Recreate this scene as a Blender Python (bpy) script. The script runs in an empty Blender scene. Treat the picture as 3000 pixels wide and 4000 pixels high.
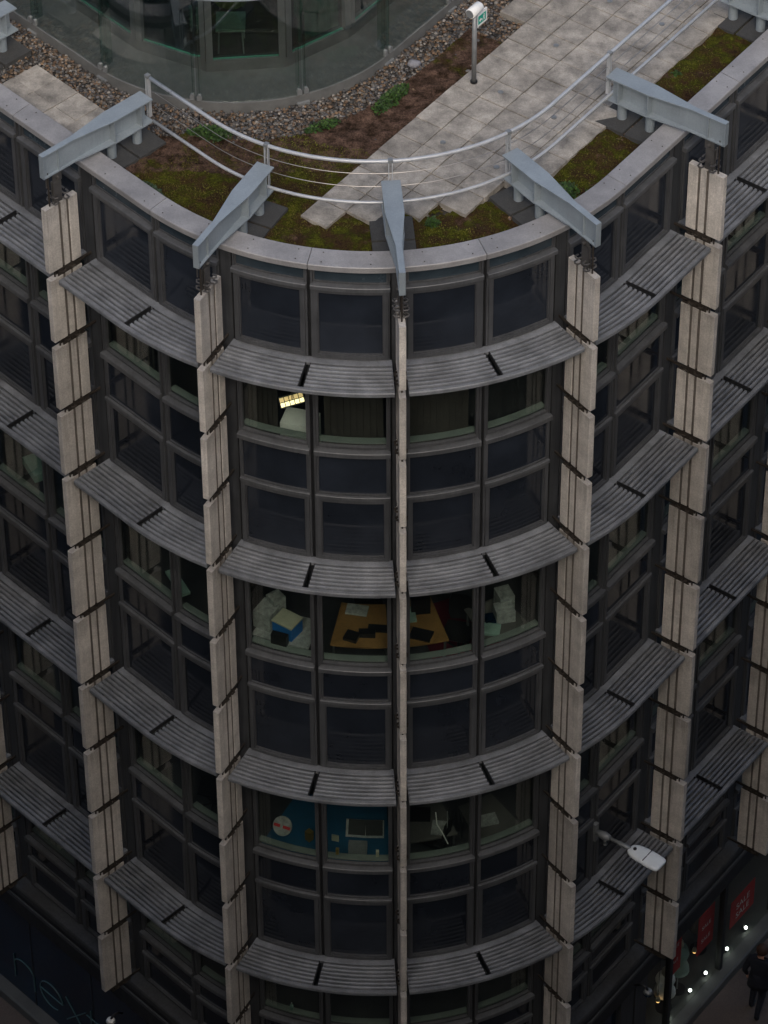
import bpy, bmesh, math, random
import numpy as np
from mathutils import Vector, Matrix
random.seed(7); rng = np.random.default_rng(7)
S = bpy.context.scene
C = S.collection
ZG = 21.75                      # height of the fin tops above the pavement (all local z are measured from the fin tops)

# ------------------------------------------------------------------ camera, sky, sun, exposure
cam = bpy.data.cameras.new('camera'); camo = bpy.data.objects.new('camera', cam); C.objects.link(camo)
PITCH, ROLL = 0.76393, 0.00605
fw = Vector((0, math.cos(PITCH), -math.sin(PITCH))); rt = Vector((1, 0, 0)); up = rt.cross(fw)
cr, sr = math.cos(ROLL), math.sin(ROLL)
X = rt*cr - up*sr; Y = rt*sr + up*cr; Zc = -fw
M = Matrix(((X.x, Y.x, Zc.x, 0.11851), (X.y, Y.y, Zc.y, -50.09246), (X.z, Y.z, Zc.z, 39.33998+ZG), (0, 0, 0, 1)))
camo.matrix_world = M
cam.sensor_fit = 'HORIZONTAL'; cam.sensor_width = 36; cam.lens = 36*16629.7/3000
cam.clip_start = 1; cam.clip_end = 3000
S.camera = camo
S.render.resolution_x, S.render.resolution_y = 768, 1024

SUN_EL, SUN_AZ = math.radians(42), math.radians(180)      # azimuth from north, clockwise
w = bpy.data.worlds.new('World'); S.world = w; w.use_nodes = True
nt = w.node_tree; bgn = nt.nodes['Background']
sky = nt.nodes.new('ShaderNodeTexSky'); sky.sky_type = 'NISHITA'; sky.sun_disc = False
sky.sun_elevation = SUN_EL; sky.sun_rotation = SUN_AZ
sky.air_density = 1.0; sky.dust_density = 4.5; sky.ozone_density = 1.0; sky.altitude = 50
nt.links.new(sky.outputs[0], bgn.inputs[0]); bgn.inputs[1].default_value = 0.10
sl = bpy.data.lights.new('sun', 'SUN'); sl.energy = 0.5; sl.angle = math.radians(25); sl.color = (1, .985, .96)
so = bpy.data.objects.new('sun', sl); C.objects.link(so)
sd = Vector((math.sin(SUN_AZ)*math.cos(SUN_EL), math.cos(SUN_AZ)*math.cos(SUN_EL), math.sin(SUN_EL)))
so.rotation_euler = sd.to_track_quat('Z', 'Y').to_euler(); so.location = (0, 0, 80)
S.view_settings.view_transform = 'Standard'; S.view_settings.look = 'None'
S.view_settings.exposure = 0.82; S.view_settings.gamma = 1; S.view_settings.use_curve_mapping = False
S.render.engine = 'CYCLES'

# ------------------------------------------------------------------ the curved wall line
R, AL, AR, PHI0 = 5.31294, 0.80999, 0.9301, 0.07433
UL, UR = (-AL-PHI0)*R, (AR-PHI0)*R            # arc ends in u
FINU = {-4: -12.137, -3: -9.0926, -2: -6.0479, -1: -3.00303, 0: 0.0, 1: 3.00303, 2: 5.98337, 3: 8.9637, 4: 11.944}
def fr(u):
    al = u/R+PHI0; a = max(-AL, min(AR, al)); ex = (al-a)*R
    return (math.sin(a), -math.cos(a)), (math.cos(a), math.sin(a)), ex
def P(u, o, z):
    er, et, ex = fr(u)
    return (er[0]*(R+o)+et[0]*ex, er[1]*(R+o)+et[1]*ex, z+ZG)
def uo(x, y):
    a = math.atan2(x, -y)
    if -AL <= a <= AR: return (a-PHI0)*R, math.hypot(x, y)-R
    A = -AL if a < 0 else AR
    er = (math.sin(A), -math.cos(A)); et = (math.cos(A), math.sin(A))
    return (A-PHI0)*R+x*et[0]+y*et[1], x*er[0]+y*er[1]-R
erR, etR = (math.sin(AR), -math.cos(AR)), (math.cos(AR), math.sin(AR))
erL, etL = (math.sin(-AL), -math.cos(AL)), (math.cos(AL), math.sin(-AL))
def PR(a, b, z): return (etR[0]*a+erR[0]*(R+b), etR[1]*a+erR[1]*(R+b), z+ZG)     # right wing axes
# glass pavilion on the roof: its own rounded corner
PC, PRAD = (-2.06, 2.24), 2.86
def PV(v, o, z):
    al = v/PRAD; a = max(-AL, min(AR, al)); ex = (al-a)*PRAD
    return (PC[0]+math.sin(a)*(PRAD+o)+math.cos(a)*ex, PC[1]-math.cos(a)*(PRAD+o)+math.sin(a)*ex, z+ZG)
def pav_off(x, y):
    x -= PC[0]; y -= PC[1]; a = math.atan2(x, -y)
    if -AL <= a <= AR: return math.hypot(x, y)-PRAD
    A = -AL if a < 0 else AR
    return x*math.sin(A)-y*math.cos(A)-PRAD
def usegs(u0, u1, step=.13):
    a, b = max(min(u0, u1), UL), min(max(u0, u1), UR)
    pts = {u0, u1}
    if b > a:
        pts |= {a, b}; n = max(1, math.ceil((b-a)/step))
        pts |= {a+(b-a)*i/n for i in range(n+1)}
    return sorted(p for p in pts)

# ------------------------------------------------------------------ materials
MATS = {}
def nodes(name):
    m = bpy.data.materials.new(name); m.use_nodes = True; t = m.node_tree
    return m, t, t.nodes['Principled BSDF']
def mat(name, col, rough=.6, metal=0., var=.25, scale=3., bump=0., bscale=60., streak=0., spec=.5, rand=0., fine=.0, run=0.):
    if name in MATS: return MATS[name]
    m, t, b = nodes(name); N, L = t.nodes.new, t.links.new
    geo = N('ShaderNodeNewGeometry')
    n1 = N('ShaderNodeTexNoise'); n1.inputs['Scale'].default_value = scale; n1.inputs['Detail'].default_value = 6; n1.inputs['Roughness'].default_value = .65
    L(geo.outputs['Position'], n1.inputs['Vector'])
    r1 = N('ShaderNodeMapRange'); r1.inputs[1].default_value = .3; r1.inputs[2].default_value = .7
    r1.inputs[3].default_value = 1-var; r1.inputs[4].default_value = 1+var*.6; L(n1.outputs[0], r1.inputs[0])
    val = r1.outputs[0]
    def mul(a, bb):
        x = N('ShaderNodeMath'); x.operation = 'MULTIPLY'; L(a, x.inputs[0]); L(bb, x.inputs[1]); return x.outputs[0]
    if streak:
        mp = N('ShaderNodeMapping'); mp.inputs['Scale'].default_value = (26, 26, .9); L(geo.outputs['Position'], mp.inputs[0])
        n2 = N('ShaderNodeTexNoise'); n2.inputs['Scale'].default_value = 1; n2.inputs['Detail'].default_value = 4; L(mp.outputs[0], n2.inputs['Vector'])
        r2 = N('ShaderNodeMapRange'); r2.inputs[1].default_value = .42; r2.inputs[2].default_value = .68; r2.inputs[3].default_value = 1; r2.inputs[4].default_value = 1-streak
        L(n2.outputs[0], r2.inputs[0]); val = mul(val, r2.outputs[0])
    if run:
        tc = N('ShaderNodeTexCoord'); sp = N('ShaderNodeSeparateXYZ'); L(tc.outputs['Generated'], sp.inputs[0])
        mp2 = N('ShaderNodeMapping'); mp2.inputs['Scale'].default_value = (17, 17, .5); L(geo.outputs['Position'], mp2.inputs[0])
        n5 = N('ShaderNodeTexNoise'); n5.inputs['Scale'].default_value = 1; n5.inputs['Detail'].default_value = 5; n5.inputs['Roughness'].default_value = .6; L(mp2.outputs[0], n5.inputs['Vector'])
        sm = N('ShaderNodeMath'); sm.operation = 'ADD'; L(sp.outputs[2], sm.inputs[0]); L(n5.outputs[0], sm.inputs[1])
        r6 = N('ShaderNodeMapRange'); r6.interpolation_type = 'SMOOTHSTEP'; r6.inputs[1].default_value = 1.12; r6.inputs[2].default_value = 1.55; r6.inputs[3].default_value = 1; r6.inputs[4].default_value = 1-run
        L(sm.outputs[0], r6.inputs[0]); val = mul(val, r6.outputs[0])
    if fine:
        n3 = N('ShaderNodeTexNoise'); n3.inputs['Scale'].default_value = 45; n3.inputs['Detail'].default_value = 3; L(geo.outputs['Position'], n3.inputs['Vector'])
        r3 = N('ShaderNodeMapRange'); r3.inputs[1].default_value = .35; r3.inputs[2].default_value = .65; r3.inputs[3].default_value = 1-fine; r3.inputs[4].default_value = 1+fine
        L(n3.outputs[0], r3.inputs[0]); val = mul(val, r3.outputs[0])
    if rand:
        oi = N('ShaderNodeObjectInfo'); r4 = N('ShaderNodeMapRange'); r4.inputs[3].default_value = 1-rand; r4.inputs[4].default_value = 1+rand
        L(oi.outputs['Random'], r4.inputs[0]); val = mul(val, r4.outputs[0])
    mx = N('ShaderNodeVectorMath'); mx.operation = 'SCALE'; mx.inputs[0].default_value = col[:3]; L(val, mx.inputs['Scale'])
    L(mx.outputs[0], b.inputs['Base Color'])
    b.inputs['Metallic'].default_value = metal; b.inputs['Specular IOR Level'].default_value = spec
    rr = N('ShaderNodeMapRange'); rr.inputs[1].default_value = .3; rr.inputs[2].default_value = .7; rr.inputs[3].default_value = max(0, rough-.1); rr.inputs[4].default_value = min(1, rough+.12)
    L(n1.outputs[0], rr.inputs[0]); L(rr.outputs[0], b.inputs['Roughness'])
    if bump:
        nb = N('ShaderNodeTexNoise'); nb.inputs['Scale'].default_value = bscale; nb.inputs['Detail'].default_value = 5; L(geo.outputs['Position'], nb.inputs['Vector'])
        bp = N('ShaderNodeBump'); bp.inputs['Strength'].default_value = bump; bp.inputs['Distance'].default_value = .01; L(nb.outputs[0], bp.inputs['Height'])
        L(bp.outputs[0], b.inputs['Normal'])
    MATS[name] = m; return m
def glass(name, tint, refl=1.0, rough=.02, gcol=(1, 1, 1)):
    m = bpy.data.materials.new(name); m.use_nodes = True; t = m.node_tree; t.nodes.clear(); N, L = t.nodes.new, t.links.new
    out = N('ShaderNodeOutputMaterial'); mix = N('ShaderNodeMixShader'); tr = N('ShaderNodeBsdfTransparent'); gl = N('ShaderNodeBsdfGlossy')
    tr.inputs[0].default_value = (*tint, 1); gl.inputs['Roughness'].default_value = rough; gl.inputs['Color'].default_value = (*gcol, 1)
    fz = N('ShaderNodeFresnel'); fz.inputs[0].default_value = 1.5; mm = N('ShaderNodeMath'); mm.operation = 'MULTIPLY'; mm.inputs[1].default_value = refl
    geo = N('ShaderNodeNewGeometry'); io = N('ShaderNodeMapRange'); io.inputs[3].default_value = 1.5; io.inputs[4].default_value = 1/1.5      # same Fresnel on both faces of the pane
    L(geo.outputs['Backfacing'], io.inputs[0]); L(io.outputs[0], fz.inputs[0])
    nz = N('ShaderNodeTexNoise'); nz.inputs['Scale'].default_value = 1.3; nz.inputs['Detail'].default_value = 1
    L(geo.outputs['Position'], nz.inputs['Vector']); bp = N('ShaderNodeBump'); bp.inputs['Strength'].default_value = .05; bp.inputs['Distance'].default_value = .05
    L(nz.outputs[0], bp.inputs['Height']); L(bp.outputs[0], gl.inputs['Normal'])
    L(fz.outputs[0], mm.inputs[0]); L(mm.outputs[0], mix.inputs[0]); L(tr.outputs[0], mix.inputs[1]); L(gl.outputs[0], mix.inputs[2]); L(mix.outputs[0], out.inputs[0])
    MATS[name] = m; return m
def emit(name, col, st):
    m, t, b = nodes(name); b.inputs['Base Color'].default_value = (*col, 1); b.inputs['Emission Color'].default_value = (*col, 1); b.inputs['Emission Strength'].default_value = st
    MATS[name] = m; return m
mat('frame', (.094, .097, .102), .5, .25, .25, 2.5, streak=.2)
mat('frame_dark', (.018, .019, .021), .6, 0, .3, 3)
mat('ledge', (.122, .126, .131), .5, .3, .3, 3, streak=.15)
mat('pier', (.062, .064, .066), .55, .2, .35, 2, streak=.3)
mat('shade', (.205, .214, .225), .5, .2, .40, 2.6, fine=.1, streak=.0, rand=.05)
mat('coping', (.29, .284, .282), .5, .1, .28, 2.6, fine=.07, rand=.05)
mat('steel_paint', (.255, .295, .32), .45, .05, .14, 3.0, fine=.05, streak=.06, rand=.04)
mat('concrete', (.56, .52, .465), .85, 0, .22, 4, bump=.3, bscale=120, streak=.10, rand=.16, fine=.13, run=.30)
mat('groove', (.15, .13, .11), .95, 0, .3, 8)
mat('hanger', (.10, .095, .09), .6, .4, .3, 10)
mat('rust', (.055, .045, .036), .7, .5, .4, 12)
mat('rail', (.46, .475, .485), .35, .2, .12, 6)
mat('wire', (.35, .33, .31), .4, .8, .1, 6)
mat('slab', (.325, .298, .258), .9, 0, .55, 3.6, bump=.3, bscale=90, rand=.13, fine=.12)
mat('plate', (.05, .05, .048), .9, 0, .25, 8, bump=.3, fine=.12)
mat('deck', (.05, .045, .04), .9, 0, .3, 6)
mat('pavement', (.105, .083, .07), .85, 0, .25, 2, bump=.2, fine=.12)
mat('asphalt', (.05, .05, .05), .9, 0, .2, 1, bump=.2)
mat('stone_sill', (.095, .097, .09), .6, 0, .25, 3)
mat('inner_sill', (.18, .205, .188), .6, 0, .15, 4)
mat('room', (.10, .095, .09), .9, 0, .2, 2)
mat('carpet', (.055, .055, .06), .95, 0, .2, 5)
mat('maroon', (.12, .014, .027), .95, 0, .2, 5)
mat('blue_floor', (.012, .085, .17), .8, 0, .25, 4)
mat('orange_wood', (.25, .135, .045), .6, 0, .2, 4, streak=.1)
mat('white', (.82, .82, .78), .7, 0, .1, 6)
mat('paper', (.34, .35, .34), .8, 0, .45, 14)
mat('cream', (.42, .41, .31), .7, 0, .15, 8)
mat('blue', (.015, .14, .42), .6, 0, .1, 6)
mat('black', (.012, .012, .013), .5, 0, .2, 6)
mat('curtain', (.05, .043, .04), .95, 0, .3, 4)
mat('gold', (.35, .24, .08), .5, .5, .2, 20)
mat('red', (.50, .014, .02), .7, 0, .15, 5)
mat('redbrown', (.16, .07, .03), .8, 0, .3, 6)
mat('lamp_white', (.80, .84, .84), .35, 0, .08, 6)
mat('lamp_grey', (.24, .25, .25), .45, .3, .2, 8)
mat('green_sign', (.0, .33, .24), .5, 0, .05, 6)
mat('grate', (.15, .152, .145), .7, .1, .25, 5, bump=.5, bscale=150)
mat('pav_frame', (.17, .175, .175), .5, .4, .2, 3)
mat('green_curtain', (.05, .22, .15), .9, 0, .3, 3, streak=.2)
mat('chair_green', (.20, .23, .11), .8, 0, .1, 6)
mat('mint', (.26, .38, .33), .6, 0, .2, 6)
mat('teal_letter', (.06, .12, .13), .5, 0, .1, 6)
mat('navy', (.006, .022, .045), .12, 0, .5, 1.2)
mat('skin', (.42, .22, .15), .55, 0, .1, 8)
mat('hair', (.05, .022, .012), .7, 0, .3, 30)
mat('coat', (.008, .010, .018), .85, 0, .3, 8, bump=.2)
mat('shoe', (.01, .009, .009), .5)
mat('rock', (.22, .22, .24), .8, 0, .4, 14, bump=.4)
mat('blocker_wall', (.06, .07, .085), .9, 0, .3, .6)
mat('pane_dark', (.019, .0235, .032), .085, 0, .35, 1.2, spec=.5, rand=.2)
mat('pane_strip', (.035, .05, .062), .2, 0, .3, 2, spec=.5)
glass('pane_clear', (.86, .90, .87), .9)
glass('screen_glass', (.84, .87, .855), 1.3)
glass('pane_tint', (.62, .67, .64), 1.1)
glass('glass_fin', (.74, .84, .80), 2.0)
glass('shop_glass', (.90, .92, .90), .45)
emit('tube_light', (1, .82, .42), 1.3); emit('tube_dim', (1, .70, .30), .35)
emit('spot_light', (.93, 1, .93), 7.0)
emit('warm_glow', (1, .55, .18), 1.6)
# moss, soil and pebbles
def moss_mat():
    m, t, b = nodes('moss'); N, L = t.nodes.new, t.links.new
    at = N('ShaderNodeAttribute'); at.attribute_name = 'soil'
    geo = N('ShaderNodeNewGeometry')
    def noise(s, d=5):
        n = N('ShaderNodeTexNoise'); n.inputs['Scale'].default_value = s; n.inputs['Detail'].default_value = d; n.inputs['Roughness'].default_value = .7; L(geo.outputs['Position'], n.inputs['Vector']); return n.outputs[0]
    ca = N('ShaderNodeValToRGB'); e = ca.color_ramp.elements
    e[0].position = .38; e[0].color = (.040, .022, .012, 1); e[1].position = .64; e[1].color = (.085, .088, .010, 1)
    x = e.new(.47); x.color = (.055, .036, .012, 1); x = e.new(.54); x.color = (.045, .046, .006, 1)
    L(noise(4.2, 7), ca.inputs[0])
    cb = N('ShaderNodeValToRGB'); e = cb.color_ramp.elements
    e[0].position = .38; e[0].color = (.028, .017, .010, 1); e[1].position = .66; e[1].color = (.155, .095, .068, 1)
    L(noise(6, 6), cb.inputs[0])
    # soil mask + noise
    ad = N('ShaderNodeMath'); ad.operation = 'ADD'; L(at.outputs['Fac'], ad.inputs[0])
    nn = N('ShaderNodeMapRange'); nn.inputs[3].default_value = -1.1; nn.inputs[4].default_value = 1.1; L(noise(2.4, 6), nn.inputs[0]); L(nn.outputs[0], ad.inputs[1])
    rm = N('ShaderNodeMapRange'); rm.inputs[1].default_value = .38; rm.inputs[2].default_value = .62; L(ad.outputs[0], rm.inputs[0])
    mix = N('ShaderNodeMix'); mix.data_type = 'RGBA'; L(rm.outputs[0], mix.inputs[0]); L(ca.outputs[0], mix.inputs[6]); L(cb.outputs[0], mix.inputs[7])
    fr_ = N('ShaderNodeMapRange'); fr_.inputs[1].default_value = .3; fr_.inputs[2].default_value = .7; fr_.inputs[3].default_value = .45; fr_.inputs[4].default_value = 1.5; L(noise(38, 3), fr_.inputs[0])
    sc = N('ShaderNodeVectorMath'); sc.operation = 'SCALE'; L(mix.outputs[2], sc.inputs[0]); L(fr_.outputs[0], sc.inputs['Scale'])
    L(sc.outputs[0], b.inputs['Base Color']); b.inputs['Roughness'].default_value = 1; b.inputs['Specular IOR Level'].default_value = .1
    bp = N('ShaderNodeBump'); bp.inputs['Strength'].default_value = 1; bp.inputs['Distance'].default_value = .03; L(noise(42, 4), bp.inputs['Height']); L(bp.outputs[0], b.inputs['Normal'])
    MATS['moss'] = m
moss_mat()
def attr_mat(name, rough=.8):
    m, t, b = nodes(name); at = t.nodes.new('ShaderNodeAttribute'); at.attribute_name = 'col'
    t.links.new(at.outputs['Color'], b.inputs['Base Color']); b.inputs['Roughness'].default_value = rough; b.inputs['Specular IOR Level'].default_value = .3
    MATS[name] = m
attr_mat('pebbles', .75); attr_mat('leaves', .7)

# ------------------------------------------------------------------ mesh builder
class MB:
    def __init__(s): s.v = []; s.f = []; s.mi = []; s.cur = 0; s.smooth = False
    def add(s, vs, fs):
        o = len(s.v); s.v += [tuple(v) for v in vs]; s.f += [tuple(i+o for i in f) for f in fs]; s.mi += [s.cur]*len(fs)
    def sweep(s, rings, closed=False):          # rings: list of equal-length closed loops
        n = len(rings[0]); vs = [p for r in rings for p in r]; fs = []
        m = len(rings)
        for i in range(m if closed else m-1):
            j = (i+1) % m
            for k in range(n): fs.append((i*n+k, i*n+(k+1) % n, j*n+(k+1) % n, j*n+k))
        if not closed: fs += [tuple(range(n))[::-1], tuple((m-1)*n+k for k in range(n))]
        s.add(vs, fs); return s
    def prof(s, u0, u1, prof, step=.13, f=P):   # closed profile [(off, z)] swept along the wall line
        s.sweep([[f(u, o, z) for o, z in prof] for u in usegs(u0, u1, step)]); return s
    def ub(s, u0, u1, o0, o1, z0, z1, step=.13):
        return s.prof(u0, u1, [(o0, z0), (o1, z0), (o1, z1), (o0, z1)], step)
    def pvb(s, v0, v1, o0, o1, z0, z1, n=10):
        s.sweep([[PV(v0+(v1-v0)*i/n, o, z) for o, z in ((o0, z0), (o1, z0), (o1, z1), (o0, z1))] for i in range(n+1)]); return s
    def fbox(s, org, ex, ey, ez, x0, x1, y0, y1, z0, z1):
        g = lambda x, y, z: tuple(org[i]+ex[i]*x+ey[i]*y+ez[i]*z for i in range(3))
        s.add([g(x, y, z) for z in (z0, z1) for x, y in ((x0, y0), (x1, y0), (x1, y1), (x0, y1))],
              [(3, 2, 1, 0), (4, 5, 6, 7), (0, 1, 5, 4), (1, 2, 6, 5), (2, 3, 7, 6), (3, 0, 4, 7)]); return s
    def tube(s, pts, r, n=8, closed=False):
        pts = [Vector(p) for p in pts]; rings = []
        for i, p in enumerate(pts):
            a = pts[max(0, i-1)]; b = pts[min(len(pts)-1, i+1)]; d = (b-a).normalized()
            up_ = Vector((0, 0, 1)) if abs(d.z) < .95 else Vector((1, 0, 0))
            x = d.cross(up_).normalized(); y = x.cross(d)
            ri = r[i] if isinstance(r, (list, tuple)) else r
            rings.append([tuple(p+x*ri*math.cos(2*math.pi*k/n)+y*ri*math.sin(2*math.pi*k/n)) for k in range(n)])
        s.sweep(rings, closed); return s
    def sphere(s, c, r, nu=12, nv=8, sc=(1, 1, 1)):
        vs = []; fs = []
        for j in range(nv+1):
            t = math.pi*j/nv
            for i in range(nu):
                a = 2*math.pi*i/nu; vs.append((c[0]+r*sc[0]*math.sin(t)*math.cos(a), c[1]+r*sc[1]*math.sin(t)*math.sin(a), c[2]+r*sc[2]*math.cos(t)))
        for j in range(nv):
            for i in range(nu): fs.append((j*nu+i, (j+1)*nu+i, (j+1)*nu+(i+1) % nu, j*nu+(i+1) % nu))
        s.add(vs, fs); return s
    def build(s, name, m, parent=None, smooth=False, origin=None):
        me = bpy.data.meshes.new(name)
        v = np.array(s.v, float)
        if origin is None: origin = np.array([v[:, 0].mean(), v[:, 1].mean(), v[:, 2].min()])
        origin = np.array(origin, float)
        me.from_pydata([tuple(p) for p in (v-origin)], [], s.f)
        for mm in (m if isinstance(m, (list, tuple)) else [m]): me.materials.append(MATS[mm])
        if len(set(s.mi)) > 1: me.polygons.foreach_set('material_index', s.mi)
        bm = bmesh.new(); bm.from_mesh(me); bmesh.ops.recalc_face_normals(bm, faces=bm.faces); bm.to_mesh(me); bm.free()
        me.polygons.foreach_set('use_smooth', [True]*len(me.polygons))
        if not smooth: me.set_sharp_from_angle(angle=math.radians(28))
        me.update()
        o = bpy.data.objects.new(name, me); C.objects.link(o)
        WL[o.name] = Vector(origin)
        if parent is not None: o.parent = parent; o.location = Vector(origin)-WL[parent.name]
        else: o.location = Vector(origin)
        return o
WL = {}
def empty(name, loc):
    o = bpy.data.objects.new(name, None); C.objects.link(o); o.location = loc; o.empty_display_size = .3; WL[o.name] = Vector(loc); return o
def tag(o, label=None, cat=None, group=None, kind=None):
    if label: o['label'] = label
    if cat: o['category'] = cat
    if group: o['group'] = group
    if kind: o['kind'] = kind
    return o

# ------------------------------------------------------------------ ground
def sheet(name, pts, m, kind='structure'):
    b = MB(); b.add(pts, [tuple(range(len(pts)))]); return tag(b.build(name, m), kind=kind)
sheet('ground', [(-900, -900, 0), (900, -900, 0), (900, 900, 0), (-900, 900, 0)], 'asphalt')
b = MB(); us = usegs(-40, 40, .5)
b.sweep([[P(u, -3, .02-ZG), P(u, 4.2, .02-ZG), P(u, 4.2, .12-ZG), P(u, -3, .12-ZG)] for u in us])
tag(b.build('pavement', 'pavement'), kind='structure')

# ------------------------------------------------------------------ unseen blocks added across the streets to block sky light from the lower floors
def sky_blocker(name, x0, x1, y0, y1, h, label, st=3.8):
    t = tag(empty(name, ((x0+x1)/2, (y0+y1)/2, .02)), label, 'building')
    b = MB(); b.fbox((0, 0, 0), (1, 0, 0), (0, 1, 0), (0, 0, 1), x0, x1, y0, y1, .02, h); b.build('wall', 'blocker_wall', t)
    b = MB(); b.fbox((0, 0, 0), (1, 0, 0), (0, 1, 0), (0, 0, 1), x0-.2, x1+.2, y0-.2, y1+.2, h, h+.5); b.build('roof_edge', 'stone_sill', t)
    z = 4.5
    while z+2 < h:
        b = MB()
        for yy in (y1, y0-.06): b.fbox((0, 0, 0), (1, 0, 0), (0, 1, 0), (0, 0, 1), x0+1, x1-1, yy, yy+.06, z, z+1.9)
        for xx in (x1, x0-.06): b.fbox((0, 0, 0), (1, 0, 0), (0, 1, 0), (0, 0, 1), xx, xx+.06, y0+1, y1-1, z, z+1.9)
        b.build('window_band', 'navy', t); z += st
sky_blocker('low_blocker', -6.4, 6.4, -24, -15.5, 14.6, 'unseen low block added across the street to shade the rounded corner')
sky_blocker('stepped_blocker', -6.4, 6.4, -38, -24.3, 26, 'unseen taller stepped block added behind the low block to cut sky light')
sky_blocker('high_blocker', -9, 9, -75, -53, 59, 'unseen slim high block added behind the stepped block to cut sky light')
sky_blocker('side_blocker', -50, -6.7, -38, -14.2, 29, 'unseen dark block added across the street to shade the lettered shop side')
sky_blocker('side_blocker', 6.7, 50, -38, -14.2, 29, 'unseen dark block added across the street to shade the red sale poster side')
sky_blocker('corner_blocker', -50, -15.5, -14, 0, 29, 'unseen dark corner block added to shade the street beyond the lettered shop')
sky_blocker('corner_blocker', 14.5, 50, -14, 0, 29, 'unseen dark corner block added to shade the street beyond the red sale posters')

# ------------------------------------------------------------------ the office building
BLD = tag(empty('office_building', (0, 0, .12)), 'dark office building with a rounded corner, pale stone fins and ribbed metal sunshades', 'building')
LV = [0, -1.3386]
for i in range(3): LV.append(LV[-1]-1.344)
for i in range(8): LV.append(LV[-1]-1.5335)
SHELF = [LV[1], LV[4], LV[7], LV[10]]
STO = [(LV[1], -3.12, -4.03, LV[4]), (LV[4], -7.69, -8.43, LV[7]), (LV[7], -12.29, -13.05, LV[10]), (LV[10], -16.42, -16.95, -17.72)]
UMIN, UMAX = -17., 17.
# floors, back walls, roof deck
for i, (zt, zb) in enumerate([(-.02, -.32), (-4.13, -4.5), (-8.53, -8.95), (-13.15, -13.6), (-17.75, -18.2)]):
    MB().ub(UMIN, UMAX, -3.4, -.95, zb, zt, .3).build('floor_slab', 'carpet' if i else 'deck', BLD)
b = MB()
b.ub(UMIN, UMAX, -3.5, -3.4, -18.2, -.02, .3)
for u in (UMIN, UMAX): b.ub(u-.02, u+.02, -3.4, -.95, -21.6, -.02)
b.build('wall', 'room', BLD)
ol = [P(u, -.95, 0)[:2] for u in usegs(UMIN, UMAX, .3)]
b = MB(); b.add([(x, y, .12+ZG) for x, y in ol]+[(x, y, -.02+ZG) for x, y in ol], [tuple(range(len(ol))), tuple(range(len(ol), 2*len(ol)))]+[(i, (i+1) % len(ol), len(ol)+(i+1) % len(ol), len(ol)+i) for i in range(len(ol))])
b.build('roof_deck', 'deck', BLD)
# coping in pieces, joints at fin lines and bay middles
cj = []
for k in range(-4, 4):
    u0, u1 = FINU[k], FINU[k+1]; cj += [(u0+u1)/2]
cj = [-16.5, -15, -13.6]+cj+[13.4, 15, 16.5]
for u0, u1 in zip(cj, cj[1:]):
    c = MB().prof(u0+.006, u1-.006, [(-1.10, .36), (-1.10, .478), (-1.09, .488), (-.768, .456), (-.758, .446), (-.758, .36)]).build('coping_panel', 'coping', BLD)
    bo = MB()
    for ue in (u0+.22, u1-.22, (u0+u1)/2-.45, (u0+u1)/2+.45):
        for oo in (-.83, -1.02):
            q = P(ue, oo, .462+(-.758-oo)*.094); bo.sphere(q, .011, 6, 4, (1, 1, .5))
    bo.build('bolt', 'rust', c)
MB().ub(-16.5, 16.5, -1.07, -.90, .10, .355).build('parapet_upstand', 'pier', BLD)

def window(u0, u1, z0, z1, pane, border=.07, fo=-.80, go=-.855, name='window', inner=True):
    f = MB(); b = border
    f.ub(u0, u1, -.90, fo, z1-b*.95, z1); f.ub(u0, u1, -.90, fo, z0, z0+b*.8)
    f.ub(u0, u0+b, -.90, fo, z0+b*.8, z1-b*.95); f.ub(u1-b, u1, -.90, fo, z0+b*.8, z1-b*.95)
    if inner:       # stepped inner bead
        i = b+.018
        f.ub(u0+b, u0+i, -.89, fo-.022, z0+b*.8, z1-b*.95); f.ub(u1-i, u1-b, -.89, fo-.022, z0+b*.8, z1-b*.95)
        f.ub(u0+i, u1-i, -.89, fo-.022, z1-b*.95-.018, z1-b*.95); f.ub(u0+i, u1-i, -.89, fo-.022, z0+b*.8, z0+b*.8+.018)
    o = f.build(name, 'frame', BLD)
    MB().ub(u0+b*.6, u1-b*.6, go-.012, go, z0+b*.4, z1-b*.5, .08).build('pane', pane, o)
    return o
LEDGE = lambda t, h: [(-.88, t), (-.772, t-.014), (-.764, t-.022), (-.764, t-h), (-.86, t-h)]
TRANS = lambda t: [(-.88, t), (-.793, t-.008), (-.787, t-.014), (-.787, t-.068), (-.86, t-.068)]
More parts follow.
